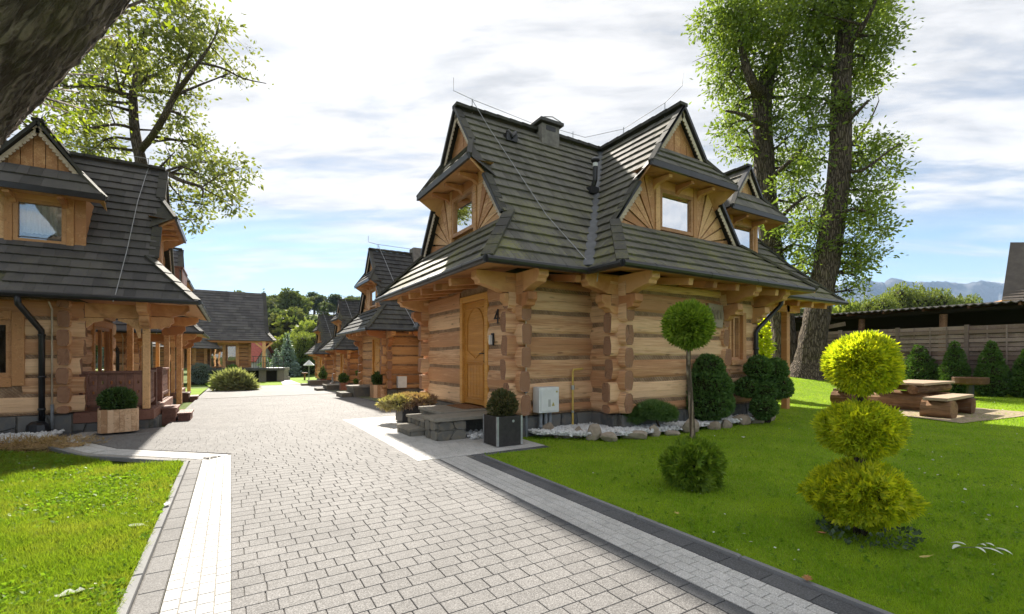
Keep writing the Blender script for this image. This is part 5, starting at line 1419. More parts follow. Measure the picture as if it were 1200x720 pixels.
cn = thing('cone_shrub', 'small pointed green shrub in the slim brown planter', 'shrub', (p.x, p.y+.3, p.z+.4)); stem(cn, [(0, 0, 0), (0, 0, .6)], .02); bush(cn, [((0, 0, .28), (.24, .24, .26)), ((0, 0, .58), (.12, .12, .26))], 700, .1, .05, 'leaf_dark')
def slab_steps(label, u, v, w, dpt, h):
    p = unp(u, v); root = thing('stone_steps', label, 'steps', (p.x, p.y, p.z+.01), 0, 1, 'stone entrance steps of the row houses')
    mb = MB(); mb.box(0, w, 0, dpt, -.2, h*.85); mb.build('masonry', M['stone'], root); mb = MB(); mb.box(-.05, w, -.05, dpt, h*.853, h); mb.build('slab', M['slab'], root); mb = MB(); mb.box(-.45, -.06, .1, dpt-.1, -.2, h*.4); mb.build('step_slab', M['stone'], root)
slab_steps('stone entrance steps of the second row house, nearest of the small steps', 415, 466, 1.1, 1.4, .42); slab_steps('stone entrance steps of the third row house beside its dark planter', 383, 458.5, .9, 1.2, .3); slab_steps('stone entrance steps of the fourth row house, farthest down the row', 363, 452.5, 1.1, 1.0, .34)

# ------------------------------------------------------------------ gravel bed, edging rocks and clipped shrubs along the large house
BED = [[(4.55, 6.62), (5.3, 5.95), (6.2, 5.95), (6.2, 6.95), (4.55, 6.95)], [(5.2, 6.0), (5.95, 5.70), (10.2, 5.72), (10.3, 6.25), (5.2, 6.25)]]
poly_sheet('gravel_bed', BED, .09, M['gravel'], .4, kind='structure')
pebbles('gravel', BED, 5600, .030, .095, .05)
for k, (u0, u1, v0, v1, lb) in enumerate((
    (619, 632, 503, 513, 'small brown edging rock at the foot of the cable ducts'), (632, 652, 498, 515, 'squarish sandstone edging rock below the white meter box'), (650, 661, 508, 517, 'flat small edging rock right of the squarish sandstone'),
    (659, 673, 508, 517, 'low grey edging rock below the yellow gas pipe'), (672, 688, 502, 517, 'pointed brown edging rock right of the yellow gas pipe'), (686, 708, 501, 520, 'large brown edging rock, biggest before the inner house corner'),
    (705, 727, 508, 521, 'sloping edging rock at the tip of the white gravel'), (731, 763, 507, 518, 'long flat edging stone below the left dwarf pine'), (762, 778, 500, 515, 'upright rounded edging rock below the right dwarf pine'),
    (779, 800, 506, 514, 'low edging rock left of the ball tree stem'), (799, 825, 493, 511, 'dark triangular edging rock behind the ball tree stem'), (831, 849, 497, 507, 'pale flat edging stone under the clipped dark cone shrub'),
    (847, 864, 494, 505, 'grey edging stone right of the cone shrub stem'), (861, 886, 489, 501, 'broad tan edging rock between cone shrub and cloud-pruned juniper'), (880, 898, 488, 499, 'brown edging rock under the cloud-pruned juniper'),
    (896, 914, 484, 496, 'tan edging rock, last at the right end of the bed'), (866, 886, 478, 487, 'reddish rock lying by the house wall behind the bed'))):
    p = unp((u0+u1)/2, v1-1.5); d = p.x*FW[0]+p.y*FW[1]; w = (u1-u0)*d/F*1.08; h = (v1-v0)*d/F*1.12
    rock(lb, p.x+.05, p.y+.10, w, w*.62, h, -TH+rnd.uniform(-.2, .2), group='field stones edging the gravel bed')

def pine(label, loc, blobs, trunk):
    root = thing('dwarf_pine', label, 'pine', loc, 0, 1, 'dwarf pines on the white gravel'); stem(root, trunk, [.03, .025, .02, .012][:len(trunk)], 'bark')
    for b in blobs:
        mb = MB(); mb.tube([trunk[-2], (b[0][0]*.6, b[0][1]*.6, b[0][2]-.06), b[0]], [.014, .01, .005], 6); mb.build('branch', M['bark'], root)
    q = leaves_on(blobs, 5200, .085, .008, up=.55, rand=.55, depth=.6, fan=3, lump=.12); link('needles', np_mesh('needles', q.reshape(-1, 3), 4, M['leaf_pine']), root)
p = unp(757, 508); p.z += .05
pine('spreading dwarf pine, left of the two, before the log wall', (p.x, p.y+.1, p.z), [((-.22, 0, .29), (.22, .2, .10)), ((.02, -.05, .36), (.26, .22, .11)), ((.16, .1, .30), (.16, .16, .09)), ((-.05, .1, .32), (.2, .2, .1))], [(0, 0, -.05), (.02, 0, .12), (-.03, 0, .22), (0, 0, .32)])
p = unp(776, 511); p.z += .05
pine('umbrella-shaped dwarf pine, right of the two, beside the ball tree', (p.x, p.y+.1, p.z), [((-.10, 0, .42), (.26, .22, .12)), ((.16, 0, .36), (.24, .22, .11)), ((.30, .05, .30), (.16, .16, .08)), ((0, .12, .44), (.2, .18, .1))], [(0, 0, -.05), (.03, 0, .12), (-.04, 0, .25), (.02, 0, .38)])

# ball tree: low bush, stem and clipped ball
p = unp(811, 572); bt = thing('ball_tree', 'clipped thuja with a green ball on a bare stem above a low round bush', 'topiary', p)
dB = p.x*FW[0]+p.y*FW[1]; s_ = dB/F
bush(bt, [((0, 0, 29*s_), (29*s_, 29*s_, 25*s_)), ((.02, 0, 10*s_), (24*s_, 24*s_, 10*s_))], 3600, .075, .021, 'leaf_lime', .64, name='low_foliage', fan=4, rand=.6, up=.35, lump=.14, depth=.4, jl=.5)
stem(bt, [(0, 0, 0), (.012, 0, .6), (-.022, .01, 1.05), (-.05, .01, 1.35), (-.055, 0, 1.75)], [.034, .030, .028, .026, .02], n=10, jit=.12)
bush(bt, [((-.058, 0, (HZ-382)*s_+EYE-p.z), (22*s_, 22*s_, 22*s_))], 4200, .070, .019, 'leaf_lime', .66, name='ball_foliage', fan=4, rand=.55, up=.3, lump=.07, depth=.35, jl=.5)

p = unp(833, 503); d = p.x*FW[0]+p.y*FW[1]; s_ = d/F
cs = thing('cone_shrub', 'large dark green clipped cone shrub standing in the white gravel', 'shrub', (p.x+.05, p.y+.15, p.z+.02))
stem(cs, [(0, 0, -.02), (0, 0, .9)], [.05, .03], 'bark', n=8)
bush(cs, [((.10, 0, 30*s_), (27*s_, 26*s_, 20*s_)), ((.11, 0, 48*s_), (25*s_, 24*s_, 24*s_)), ((.09, 0, 66*s_), (17*s_, 17*s_, 20*s_))], 9500, .055, .022, 'leaf_dark', .8, lump=.09, rand=.5, fan=2, up=.2, depth=.16)
p = unp(905, 497); d = p.x*FW[0]+p.y*FW[1]; s_ = d/F
cj = thing('cloud_juniper', 'dark juniper pruned into several cloud balls at the house corner', 'topiary', (p.x, p.y+.1, p.z))
hp = lambda u, v, dd=0: (((u-905)*RT[0])*s_+dd*FW[0], ((u-905)*RT[1])*s_+dd*FW[1], (497-v)*s_)
for q in ((893, 470), (903, 440), (917, 460)): stem(cj, [(0, 0, -.02), tuple(.6*x for x in hp(*q)), hp(*q)], [.04, .03, .015], 'bark', 'branch')
bush(cj, [(hp(894, 432), (.27, .27, .25)), (hp(915, 434, .1), (.28, .28, .22)), (hp(880, 455), (.26, .26, .20)), (hp(899, 458), (.28, .28, .20)), (hp(918, 455, .1), (.30, .30, .24)), (hp(893, 477, -.25), (.25, .25, .24))], 11000, .055, .022, 'leaf_dark', .8, lump=.09, rand=.5, fan=2, depth=.18)

p = at(891, 432, 15.5); p.z = g1(p.x, p.y); ys = thing('golden_shrub', 'bright yellow-leaved shrub seen through the open porch behind the black downpipe', 'shrub', p); stem(ys, [(0, 0, -.05), (0, 0, 1.2)], .03, 'bark')
bush(ys, [((0, 0, .7), (.42, .42, .6)), ((0, 0, 1.5), (.36, .36, .7)), ((0, 0, 2.1), (.25, .25, .5))], 1300, .16, .05, 'leaf_yellow', .3, rand=.8, lump=.25, depth=.5, fan=2)
# golden three-tier thuja on the lawn
p = unp(1008, 628); d = p.x*FW[0]+p.y*FW[1]; s_ = d/F
gt = thing('golden_thuja', 'golden thuja clipped into three stacked balls on the right lawn', 'topiary', p)
stem(gt, [(0, 0, -.02), (.01, 0, .5), (-.02, 0, .9), (0, 0, 1.3)], [.05, .045, .035, .02], 'bark', n=10)
for k in range(5): stem(gt, [(0, 0, .06), (.14*math.cos(k*1.3), .14*math.sin(k*1.3), .22)], [.02, .012], 'bark', 'branch')
zc = lambda v: (628-v)*s_
for nm, v, rx, rz_, n in (('lower_tier', 582, 44, 31, 9500), ('middle_tier', 504, 33, 27, 6200), ('upper_tier', 429, 30, 29, 6000)):
    bl = [((0, 0, zc(v)), (rx*s_, rx*s_, rz_*s_))]
    if nm == 'lower_tier': bl += [((.15*math.cos(a), .15*math.sin(a), zc(v-6)+.03*math.sin(a*2)), (rx*s_*.72, rx*s_*.72, rz_*s_*.80)) for a in (.3, 2.1, 4.0)]
    bush(gt, bl, n, .058, .017, 'leaf_yellow', .66, name=nm, fan=4, rand=.6, up=.35, lump=.15, depth=.40, jl=.5)
iv = leaves_on([((0, -.05, .06), (.34, .32, .07))], 420, .038, .028, up=.6, rand=.8); link('ivy', np_mesh('ivy', iv.reshape(-1, 3), 4, leafmat('ivy_leaf', (.05, .08, .045), (.11, .15, .09), None, .2)), gt)

# shrubs at the second veranda
def shrub_px(label, u, v, rpx, vb, m, n, L, W, rz_=1.0, name='round_shrub', **kw):
    p = unp(u, vb); d = p.x*FW[0]+p.y*FW[1]; r = rpx*d/F; root = thing(name, label, 'shrub', p); stem(root, [(0, 0, -.05), (0, 0, (vb-v)*d/F)], .03)
    bush(root, [((0, 0, (vb-v)*d/F), (r, r, r*rz_))], n, L, W, m, **kw); return root
shrub_px('blue-grey clipped spruce ball left of the far end of the drive', 236, 437.5, 11.5, 450, 'leaf_blue', 3200, .10, .04)
shrub_px('loose green shrub right behind the blue-grey spruce ball', 253.5, 436, 9, 448, 'leaf_green', 2200, .12, .06, 1.0, lump=.2)
shrub_px('bright green ball shrub behind the blue-grey spruce ball', 227.5, 427.5, 6, 444, 'leaf_lime', 1000, .12, .06)
shrub_px('dark green ball shrub rising behind the pale spreading juniper', 272.5, 436, 6.6, 450, 'leaf_dark', 1200, .12, .06, 1.3)
p = unp(274, 458.5); d = p.x*FW[0]+p.y*FW[1]; s_ = d/F; sj = thing('spreading_juniper', 'pale feathery spreading juniper at the edge of the drive', 'shrub', (p.x, p.y+.5, p.z)); stem(sj, [(0, 0, -.05), (0, 0, .2)], .04)
bush(sj, [((RT[0]*a*s_, RT[1]*a*s_, b*s_), (r*s_, r*s_, q*s_)) for a, b, r, q in ((-10, 8, 9, 8), (0, 9, 10, 9), (9, 7, 9, 7), (16, 6, 6, 6), (4, 14, 6, 5))], 2600, .42, .07, 'leaf_pale', .42, rand=.6, up=.8, lump=.25, fan=2, depth=.5)
shrub_px('narrow dark column shrub beside the terrace of the far house', 326, 438, 3.2, 446, 'leaf_dark', 900, .16, .08, 2.3, name='column_shrub')
shrub_px('low pinkish shrub under the edge of the far terrace', 319, 442.5, 6, 447, 'leaf_flat', 900, .2, .08, .55, name='low_shrub')
for k, u in enumerate((283, 294)): shrub_px(('small pale tuft left of the terrace pillar', 'small pale tuft before the terrace pillar')[k], u, 446, 3.5, 448.5, 'leaf_flat', 350, .16, .07, .6, name='low_shrub')
shrub_px('leafy green shrub standing in the second veranda', 206, 425, 7, 446, 'leaf_lime', 900, .16, .08, 1.0)
p = unp(335, 446); st = thing('stone_pedestal', 'small grey stone pedestal on the far lawn', 'pedestal', p); mb = MB(); mb.box(-.35, .35, -.3, .3, 0, .35); mb.box(-.22, .22, -.2, .2, .35, 1.0); mb.box(-.32, .32, -.28, .28, 1.0, 1.25); mb.build('stone', M['statue'], st)
# parasol and feeder table far down the drive
p = unp(362, 446.5); pr = thing('parasol', 'white garden parasol over a small table at the end of the drive', 'parasol', p); d = p.x*FW[0]+p.y*FW[1]; s_ = d/F
mb = MB(); mb.tube([(0, 0, 0), (0, 0, 25*s_)], .04, 8); mb.build('pole', M['greypipe'], pr); mb = MB()
for k in range(8):
    a, b = 2*PI*k/8, 2*PI*(k+1)/8; r = 6.2*s_; mb.add([(0, 0, 24.5*s_), (r*math.cos(a), r*math.sin(a), 18.5*s_), (r*math.cos(b), r*math.sin(b), 18.5*s_), (r*.97*math.cos(b), r*.97*math.sin(b), 17.9*s_), (r*.97*math.cos(a), r*.97*math.sin(a), 17.9*s_)], [(0, 1, 2), (1, 4, 3, 2)])
mb.build('canopy', M['canvas'], pr)
p2 = unp(357, 446.0); tb = thing('garden_table', 'small round brown table with benches under the white parasol', 'table', p2); mb = MB(); mb.lathe([(3.4*s_, 0), (3.4*s_, .12)], (0, 0, 8*s_), 12); mb.build('table_top', M['brown'], tb); mb = MB(); mb.tube([(0, 0, 0), (0, 0, 8*s_)], .08, 8); mb.build('leg', M['brown'], tb)

# ------------------------------------------------------------------ trees
def clump_leaves(blobs, n, L, W, per=26, sig=.20, droop=-.15, rand=1.0, hollow=.35):
    """leaves gathered in twig-sized clumps spread through the crown volume"""
    A = np.array([b[1] for b in blobs], float); Cn = np.array([b[0] for b in blobs], float); vol = A.prod(1)**.8; m = max(1, n//per)
    idx = nr.choice(len(blobs), m, p=vol/vol.sum()); d = unit(nr.normal(size=(m, 3))); rr = hollow+(1-hollow)*nr.random(m)**.6
    cc = Cn[idx]+d*A[idx]*rr[:, None]; k = np.repeat(np.arange(m), per); n = len(k)
    sg = sig*nr.uniform(.7, 1.4, m)
    p = cc[k]+nr.normal(size=(n, 3))*sg[k][:, None]*np.array([1, 1, .7])
    ax = unit(unit(p-cc[k])*.8+d[k]*.5+nr.normal(size=(n, 3))*rand*.6+np.array([0, 0, droop]))
    return leaf_quads(p, ax, L*nr.uniform(.6, 1.35, n), W), cc
def px_tree(name, label, cat, depth, trunk, limbs, blobs, n, L, W, m, bk='bark', spread=1.0, flare=1.35, per=26, sig=.22, group=None, base=None, twigs=.5, tn=14):
    """a tree from the outline it has in the photo: limbs as tapered tubes, crown as clumps with real depth"""
    P = lambda u, v, dd=0: at(u, v, depth+dd)
    b0 = P(trunk[0][0], trunk[0][1]); gz_ = g1(b0.x, b0.y); b0.z = gz_ if base is None else base
    root = thing(name, label, cat, b0, 0, 1, group); s = depth/F; mb = MB()
    pts = [P(*q[:2])-b0 for q in trunk]; pts[0] = Vector((0, 0, -.25)); rad = [q[2]*s/2 for q in trunk]; rad[0] *= flare
    def smooth(pts, rad, k=4):
        o, r = [], []
        for i in range(len(pts)-1):
            a, b, c, e = pts[max(i-1, 0)], pts[i], pts[i+1], pts[min(i+2, len(pts)-1)]
            for j in range(k):
                t = j/k; o.append(.5*((2*b)+(c-a)*t+(2*a-5*b+4*c-e)*t*t+(3*b-a-3*c+e)*t**3)); r.append(rad[i]+(rad[i+1]-rad[i])*t)
        o.append(pts[-1]); r.append(rad[-1]); return o, r
    sp, sr = smooth(pts, rad); mb.tube(sp, sr, tn, jit=.07); nodes = list(zip(sp, sr))
    for L_ in limbs:
        q = [P(u, v, dd)-b0 for u, v, w, dd in L_]; r = [w*s/2 for u, v, w, dd in L_]; q, r = smooth(q, r, 3); mb.tube(q, r, 8, jit=.1); nodes += list(zip(q, r))
    bl = []
    for b in blobs:
        dd = b[3] if len(b) > 3 else rnd.uniform(-1, 1)*b[2]*s*spread; bl.append((P(b[0], b[1], dd)-b0, (b[2]*s, b[2]*s, b[2]*s*.9)))
    q, cc = clump_leaves(bl, n, L, W, per, sig)
    # twigs from the nearest limb to each part of the crown
    for c, r in bl:
        c = Vector(c); near = min(nodes, key=lambda t: (t[0]-c).length+max(0, t[0].z-c.z)*1.0); a = near[0]; mid = (a+c)/2+Vector((rnd.uniform(-.2, .2), rnd.uniform(-.2, .2), rnd.uniform(-.1, .3)))*r[0]; w = min(near[1]*.6, .09)
        mb.tube([a, mid, c], [w, w*.65, w*.3], 6)
        for _ in range(5):
            e = c+Vector(nr.normal(size=3))*r[0]*.5; mb.tube([mid*.4+c*.6, (mid+e)/2*.5+e*.5, e], [w*.35, w*.22, .006], 5)
    for i in nr.choice(len(cc), min(len(cc), int(len(cc)*twigs)), replace=False):
        c = Vector(cc[i]); j = min(range(len(bl)), key=lambda k: (Vector(bl[k][0])-c).length); mb.tube([Vector(bl[j][0])*.5+c*.5, c], [.014, .005], 4, cap=False)
    mb.build('trunk', M[bk], root, smooth=True)
    link('crown', np_mesh('crown', q.reshape(-1, 3), 4, M[m]), root); return root
# tall tree behind the nearest veranda house
px_tree('broadleaf_tree', 'tall open-crowned tree rising behind the left veranda house roof', 'tree', 25,
    [(169, 445, 15), (167, 260, 13), (166, 195, 12), (161, 172, 11), (157, 140, 9.5), (156, 108, 8)],
    [[(165, 176, 8, 0), (178, 160, 7, -1), (192, 138, 6.5, -2), (205, 112, 6, -2), (221, 90, 4.4, -3), (235, 70, 3.0, -3), (246, 54, 2.0, -3), (254, 38, 1.2, -3), (258, 20, .5, -3)],
     [(157, 110, 6, 0), (166, 95, 5, 1), (190, 85, 4, 2), (225, 62, 3, 2), (245, 58, 2, 2)], [(156, 112, 6.5, 0), (159, 80, 5, 1), (152, 45, 3.5, 1), (150, 20, 2, 1)],
     [(158, 120, 4, 0), (130, 104, 3, -2), (100, 100, 2.2, -3), (82, 104, 1.2, -3)], [(160, 152, 4, 0), (135, 146, 3, -1), (105, 150, 2, -2), (95, 142, 1.4, -2)],
     [(168, 205, 6, 0), (190, 202, 5, -2), (212, 212, 4, -3), (236, 220, 2.5, -3), (237, 232, 1.2, -3)], [(235, 74, 3, -3), (260, 80, 2.2, -3), (285, 92, 1.5, -3), (312, 98, .8, -3)], [(150, 90, 3, 1), (135, 75, 2, 2), (118, 70, 1.4, 2)]],
    [(140, 40, 34), (176, 22, 30), (212, 18, 28), (240, 38, 24), (112, 62, 26), (152, 72, 26), (196, 66, 26), (225, 62, 20), (92, 88, 22), (122, 98, 22), (205, 110, 16), (252, 62, 14), (228, 112, 16), (215, 138, 18), (200, 150, 14), (226, 165, 18), (245, 178, 18), (205, 178, 16),
     (208, 205, 18), (238, 205, 22), (262, 190, 20), (282, 198, 14), (265, 222, 20), (240, 240, 20), (215, 235, 16), (228, 258, 12), (275, 240, 12), (128, 130, 18), (105, 128, 18), (90, 150, 20), (118, 165, 20), (95, 178, 14), (270, 86, 12), (288, 78, 9), (284, 100, 9), (296, 64, 6), (258, 30, 12), (182, 118, 12), (175, 92, 14), (70, 120, 18), (72, 160, 16), (60, 100, 16)],
    14000, .23, .125, 'leaf_left', spread=1.6, per=22, sig=.30, tn=10, twigs=.3)
# two ash trees at the right
px_tree('ash_tree', 'dark-trunked ash tree with full crown, nearer the house roof', 'tree', 23,
    [(921, 442, 27), (918, 390, 25), (908, 320, 24), (899, 250, 23), (895, 180, 22), (894, 115, 19), (906, 70, 14), (922, 32, 11), (936, -10, 8), (944, -60, 6)],
    [[(894, 118, 14, 0), (882, 98, 11, -1), (872, 70, 8, -1), (866, 30, 5, -1), (862, -20, 3, -1)], [(896, 150, 6, 0), (872, 135, 4, -2), (850, 130, 2, -2)], [(897, 215, 6, 0), (925, 190, 4, -2), (945, 170, 2, -2)], [(900, 270, 6, 0), (925, 245, 4, -2), (945, 230, 2, -2)], [(906, 60, 7, 0), (890, 20, 4, 1), (880, -20, 2, 1)]],
    [(838, 28, 24), (858, 10, 26), (845, 62, 24), (862, 45, 30), (882, 20, 30), (908, 12, 26), (848, 95, 20), (868, 85, 26), (890, 60, 26), (914, 45, 22), (860, 125, 20), (880, 118, 22), (852, 150, 16), (872, 155, 20), (862, 172, 13), (905, 100, 20), (920, 85, 20), (936, 110, 20), (912, 135, 18), (925, 160, 18), (886, 178, 12), (915, 190, 18), (935, 205, 20), (945, 180, 16), (918, 225, 18), (940, 240, 20), (955, 262, 16), (915, 262, 16), (932, 285, 18), (950, 305, 16), (918, 305, 14), (936, 325, 12), (860, -18, 26), (905, -20, 30)],
    25000, .20, .085, 'leaf_ash', spread=2.0, per=34, sig=.27, twigs=.3, group='ash trees behind the right lawn')
px_tree('ash_tree', 'leaning grey ash tree with slender bare trunk, farther right', 'tree', 20.5,
    [(944, 448, 37), (948, 425, 31), (953, 395, 28), (962, 345, 26.5), (970, 300, 26), (977, 250, 25), (984, 200, 23), (985, 150, 22), (986, 100, 20), (990, 50, 17), (993, 0, 13), (996, -50, 9)],
    [[(985, 150, 6, 0), (1004, 132, 4, -1), (1018, 118, 2.5, -1)], [(986, 175, 6, 0), (1002, 165, 4, 1), (1020, 140, 2, 1), (1030, 118, 1, 1)], [(984, 200, 5, 0), (1010, 200, 3.5, -1), (1040, 178, 2, -1), (1056, 168, 1, -1)], [(977, 255, 5, 0), (1000, 245, 3.5, -1), (1025, 252, 2, -1)], [(972, 290, 4, 0), (995, 285, 2.5, 1), (1015, 300, 1.5, 1)], [(986, 90, 8, 0), (965, 60, 5, 1), (950, 20, 3, 1)], [(988, 60, 8, 0), (1012, 30, 5, -1), (1030, -10, 3, -1)]],
    [(952, 12, 26), (975, -5, 26), (1005, 5, 28), (1030, 12, 20), (1034, 40, 16), (965, 45, 26), (1010, 42, 24), (1018, 66, 20), (950, 78, 20), (970, 85, 20), (1004, 88, 18), (1022, 92, 14), (945, 115, 18), (965, 122, 16), (1002, 118, 14), (950, 150, 15), (1000, 150, 12), (955, 185, 14), (1008, 190, 16), (1024, 182, 14), (1040, 176, 10), (1052, 168, 6), (998, 215, 14), (1016, 226, 16), (1030, 244, 10), (1002, 250, 16), (1022, 268, 14), (1038, 272, 8), (995, 285, 14), (1012, 298, 14), (985, 318, 12), (1002, 322, 10), (960, 230, 12), (945, 260, 14), (955, 292, 14), (942, 320, 10), (1012, 178, 12), (1030, 160, 9), (1046, 180, 8), (1018, 205, 14), (1034, 226, 12), (1012, 258, 14), (1030, 262, 12), (1008, 310, 12), (1000, 340, 10), (978, 345, 9), (1044, 200, 9)],
    25000, .18, .08, 'leaf_ash', spread=1.6, per=32, sig=.25, twigs=.3, tn=20, group='ash trees behind the right lawn')
# the huge trunk leaning in at the upper left
def near_tree():
    d0 = 5.2; C = [(-8.3, -.3, 1.05), (-8.25, .8, .92), (-8.1, 2.0, .86), (-7.72, 3.1, .82), (-7.12, 4.05, .80), (-6.40, 4.9, .80), (-5.60, 5.75, .78), (-4.80, 6.7, .72), (-4.1, 7.8, .62), (-3.6, 9.2, .5), (-3.3, 10.8, .35)]
    base = Vector((d0*FW[0]-8.3*RT[0], d0*FW[1]-8.3*RT[1], 0)); root = thing('old_tree', 'huge old tree whose thick dark trunk leans in at the top left corner', 'tree', base)
    pts = [Vector(((l+8.3)*RT[0], (l+8.3)*RT[1], z)) for l, z, r in C]; rad = [r for *_, r in C]
    # smooth, then ridged bark in real relief
    P, Rr = [], []
    for i in range(len(pts)-1):
        a, b, c, e = pts[max(i-1, 0)], pts[i], pts[i+1], pts[min(i+2, len(pts)-1)]
        for j in range(14): t = j/14; P.append(.5*((2*b)+(c-a)*t+(2*a-5*b+4*c-e)*t*t+(3*b-a-3*c+e)*t**3)); Rr.append(rad[i]+(rad[i+1]-rad[i])*t)
    mb = MB(); n = 150; mb.tube(P, Rr, n, cap=False); V = np.array(mb.v).reshape(len(P), n, 3); Cc = np.array([p[:] for p in P])[:, None, :]
    th = np.linspace(0, 2*PI, n, endpoint=False)[None, :]; ss = np.arange(len(P))[:, None]*.075
    w = th+.22*np.sin(ss*1.3)+.10*np.sin(ss*3.1+th*2)
    rel = .030*np.abs(np.sin(w*19+1.4*np.sin(ss*2.3+th*3)))**.6+.022*np.abs(np.sin(w*31+2.0*np.sin(ss*3.7+th*5)))**.7+.05*np.sin(th*3+ss*.5)+.012*np.sin(ss*17+th*23)*np.sin(ss*5)+.006*nr.normal(size=(len(P), n))
    rel *= (np.array(Rr)/.8)[:, None]
    V = Cc+(V-Cc)*(1+rel[..., None]/np.array(Rr)[:, None, None]-.02); mb.v = [tuple(x) for x in V.reshape(-1, 3)]
    for q in ([(-5.6, 5.75), (-5.2, 6.9), (-5.5, 8.6), (-5.8, 10.5)], [(-4.1, 7.8), (-3.0, 8.6), (-2.0, 9.9)], [(-6.9, 4.3), (-8.1, 5.4), (-8.9, 7.2)]):
        mb.tube([Vector(((l+8.3)*RT[0]+.3*k, (l+8.3)*RT[1]+.3*k, z)) for k, (l, z) in enumerate(q)], [.4, .32, .22, .12][:len(q)], 14, jit=.06)
    # low leafy twigs that show beyond the trunk
    bl = []
    for u, v, r, dd in ((62, 118, 20, 9), (92, 108, 20, 9), (80, 132, 18, 9), (48, 140, 18, 9), (106, 130, 14, 9), (168, 2, 18, 8), (190, -8, 16, 8), (140, 40, 14, 9), (150, 14, 16, 8), (120, 88, 14, 9), (36, 150, 14, 9)):
        bl.append((at(u, v, dd)-base, (r*dd/F,)*3))
    for _ in range(10): bl.append((Vector((rnd.uniform(-2, 4), rnd.uniform(-1, 4), rnd.uniform(9.5, 12.5))), (1.1, 1.1, .8)))
    q, cc = clump_leaves(bl, 11000, .11, .05, 14, .14)
    a0 = Vector(P[60]); 
    for c, r in bl[:11]:
        c = Vector(c); mb.tube([a0+Vector((0, .5, .3)), (a0+c)/2+Vector((0, .6, .5)), c], [.05, .03, .01], 6)
        for _ in range(3): e = c+Vector(nr.normal(size=3))*r[0]*.6; mb.tube([c, e], [.010, .004], 4)
    tk = mb.build('trunk', M['bark_near'], root, smooth=True); nv = len(mb.v); al = np.zeros((nv, 3), np.float32); m0 = len(P)*n; vv = np.array(mb.v)
    ii, kk = np.divmod(np.arange(m0), n); al[:m0, 0] = np.abs(kk/n-.5)*2*PI*.85; al[:m0, 1] = ii*.075
    al[m0:, 0] = np.arctan2(vv[m0:, 0], vv[m0:, 1]); al[m0:, 1] = vv[m0:, 2]
    atr = tk.data.attributes.new('along', 'FLOAT_VECTOR', 'POINT'); atr.data.foreach_set('vector', al.ravel())
    link('crown', np_mesh('crown', q.reshape(-1, 3), 4, M['leaf_near']), root)
near_tree()

# background trees: a few kinds of crown, copied
def far_proto(name, kind, h, r, n, L, m):
    bl = []
    if kind == 'conifer':
        for k in range(7): t = k/6; bl.append(((0, 0, h*(.12+.84*t)), (r*(1.05-.95*t), r*(1.05-.95*t), h*.11)))
    else:
        for k in range(11):
            a = rnd.uniform(0, 6.28); q = rnd.uniform(.15, .62)*r; bl.append(((q*math.cos(a), q*math.sin(a), h*rnd.uniform(.38, .86)), (r*rnd.uniform(.38, .6),)*2+(r*rnd.uniform(.3, .48),)))
    q = leaves_on(bl, n, L, L*.62, depth=.45, lump=.18, rand=.9, up=.2); crown = np_mesh('crown', q.reshape(-1, 3), 4, M[m])
    mb = MB(); mb.tube([(0, 0, -1), (rnd.uniform(-.2, .2), 0, h*.4), (0, rnd.uniform(-.3, .3), h*.8)], [r*.09, r*.07, r*.03], 7)
    for k in range(5): a = rnd.uniform(0, 6.28); mb.tube([(0, 0, h*.35), (r*.4*math.cos(a), r*.4*math.sin(a), h*.62)], [r*.04, r*.015], 5)
    for c, r_ in bl: mb.add((IV1*np.array(r_)*.62+np.array(c)).tolist(), IF1, 1)
    return name, mb.mesh('trunk', [M['bark'], M['core']]), crown
PROTO = [far_proto('deciduous_tree', 'b', 11, 4.2, 2600, .75, 'leaf_far'), far_proto('deciduous_tree', 'b', 12, 3.6, 2600, .7, 'leaf_far3'), far_proto('deciduous_tree', 'b', 9, 4.4, 2600, .75, 'leaf_far2'), far_proto('deciduous_tree', 'b', 13, 4.6, 2800, .8, 'leaf_far'), far_proto('conifer_tree', 'conifer', 13, 2.6, 2200, .7, 'leaf_far3'), far_proto('deciduous_tree', 'b', 10, 4.4, 9000, .34, 'leaf_far2'), far_proto('blue_spruce', 'conifer', 6, 1.6, 2600, .34, 'leaf_blue')]
def far_tree(k, x, y, z, s, label, group=None, sx=1.0):
    nm, tm, cm = PROTO[k]; root = thing(nm, label, 'tree', (x, y, z), rnd.uniform(0, 6.28), 1, group); root.scale = (s*sx, s*sx, s)
    link('trunk', tm, root); link('crown', cm, root); return root
F_LABEL = {0: 'mid green tree in the wood on the far hillside', 1: 'dark green round tree in the wood on the far hillside', 2: 'pale green tree in the wood on the far hillside', 3: 'large bushy tree in the wood on the far hillside', 4: 'pointed conifer in the wood on the far hillside'}
for i in range(105):
    y = 92+145*(i/105)+rnd.uniform(-4, 4); u = rnd.uniform(165, 470); t = (u-600)/F; dx_, dy_ = FW[0]+t*RT[0], FW[1]+t*RT[1]; d = y/dy_; x = dx_*d
    k = rnd.choices((0, 1, 2, 3, 4), (4, 4, 2, 3, 2))[0]; far_tree(k, x, y, g1(x, y)-.3, rnd.uniform(.62, .92), F_LABEL[k].replace('in the wood on', ('low on', 'halfway up', 'high on')[min(2, int((y-90)/50))]).replace('hillside', 'hillside '+('left of the far house roof' if u < 235 else 'above the long far house roof' if u < 312 else 'between far house and row houses' if u < 375 else 'above the row house roofs' if u < 430 else 'behind the large house')), 'trees of the wood on the far hillside')
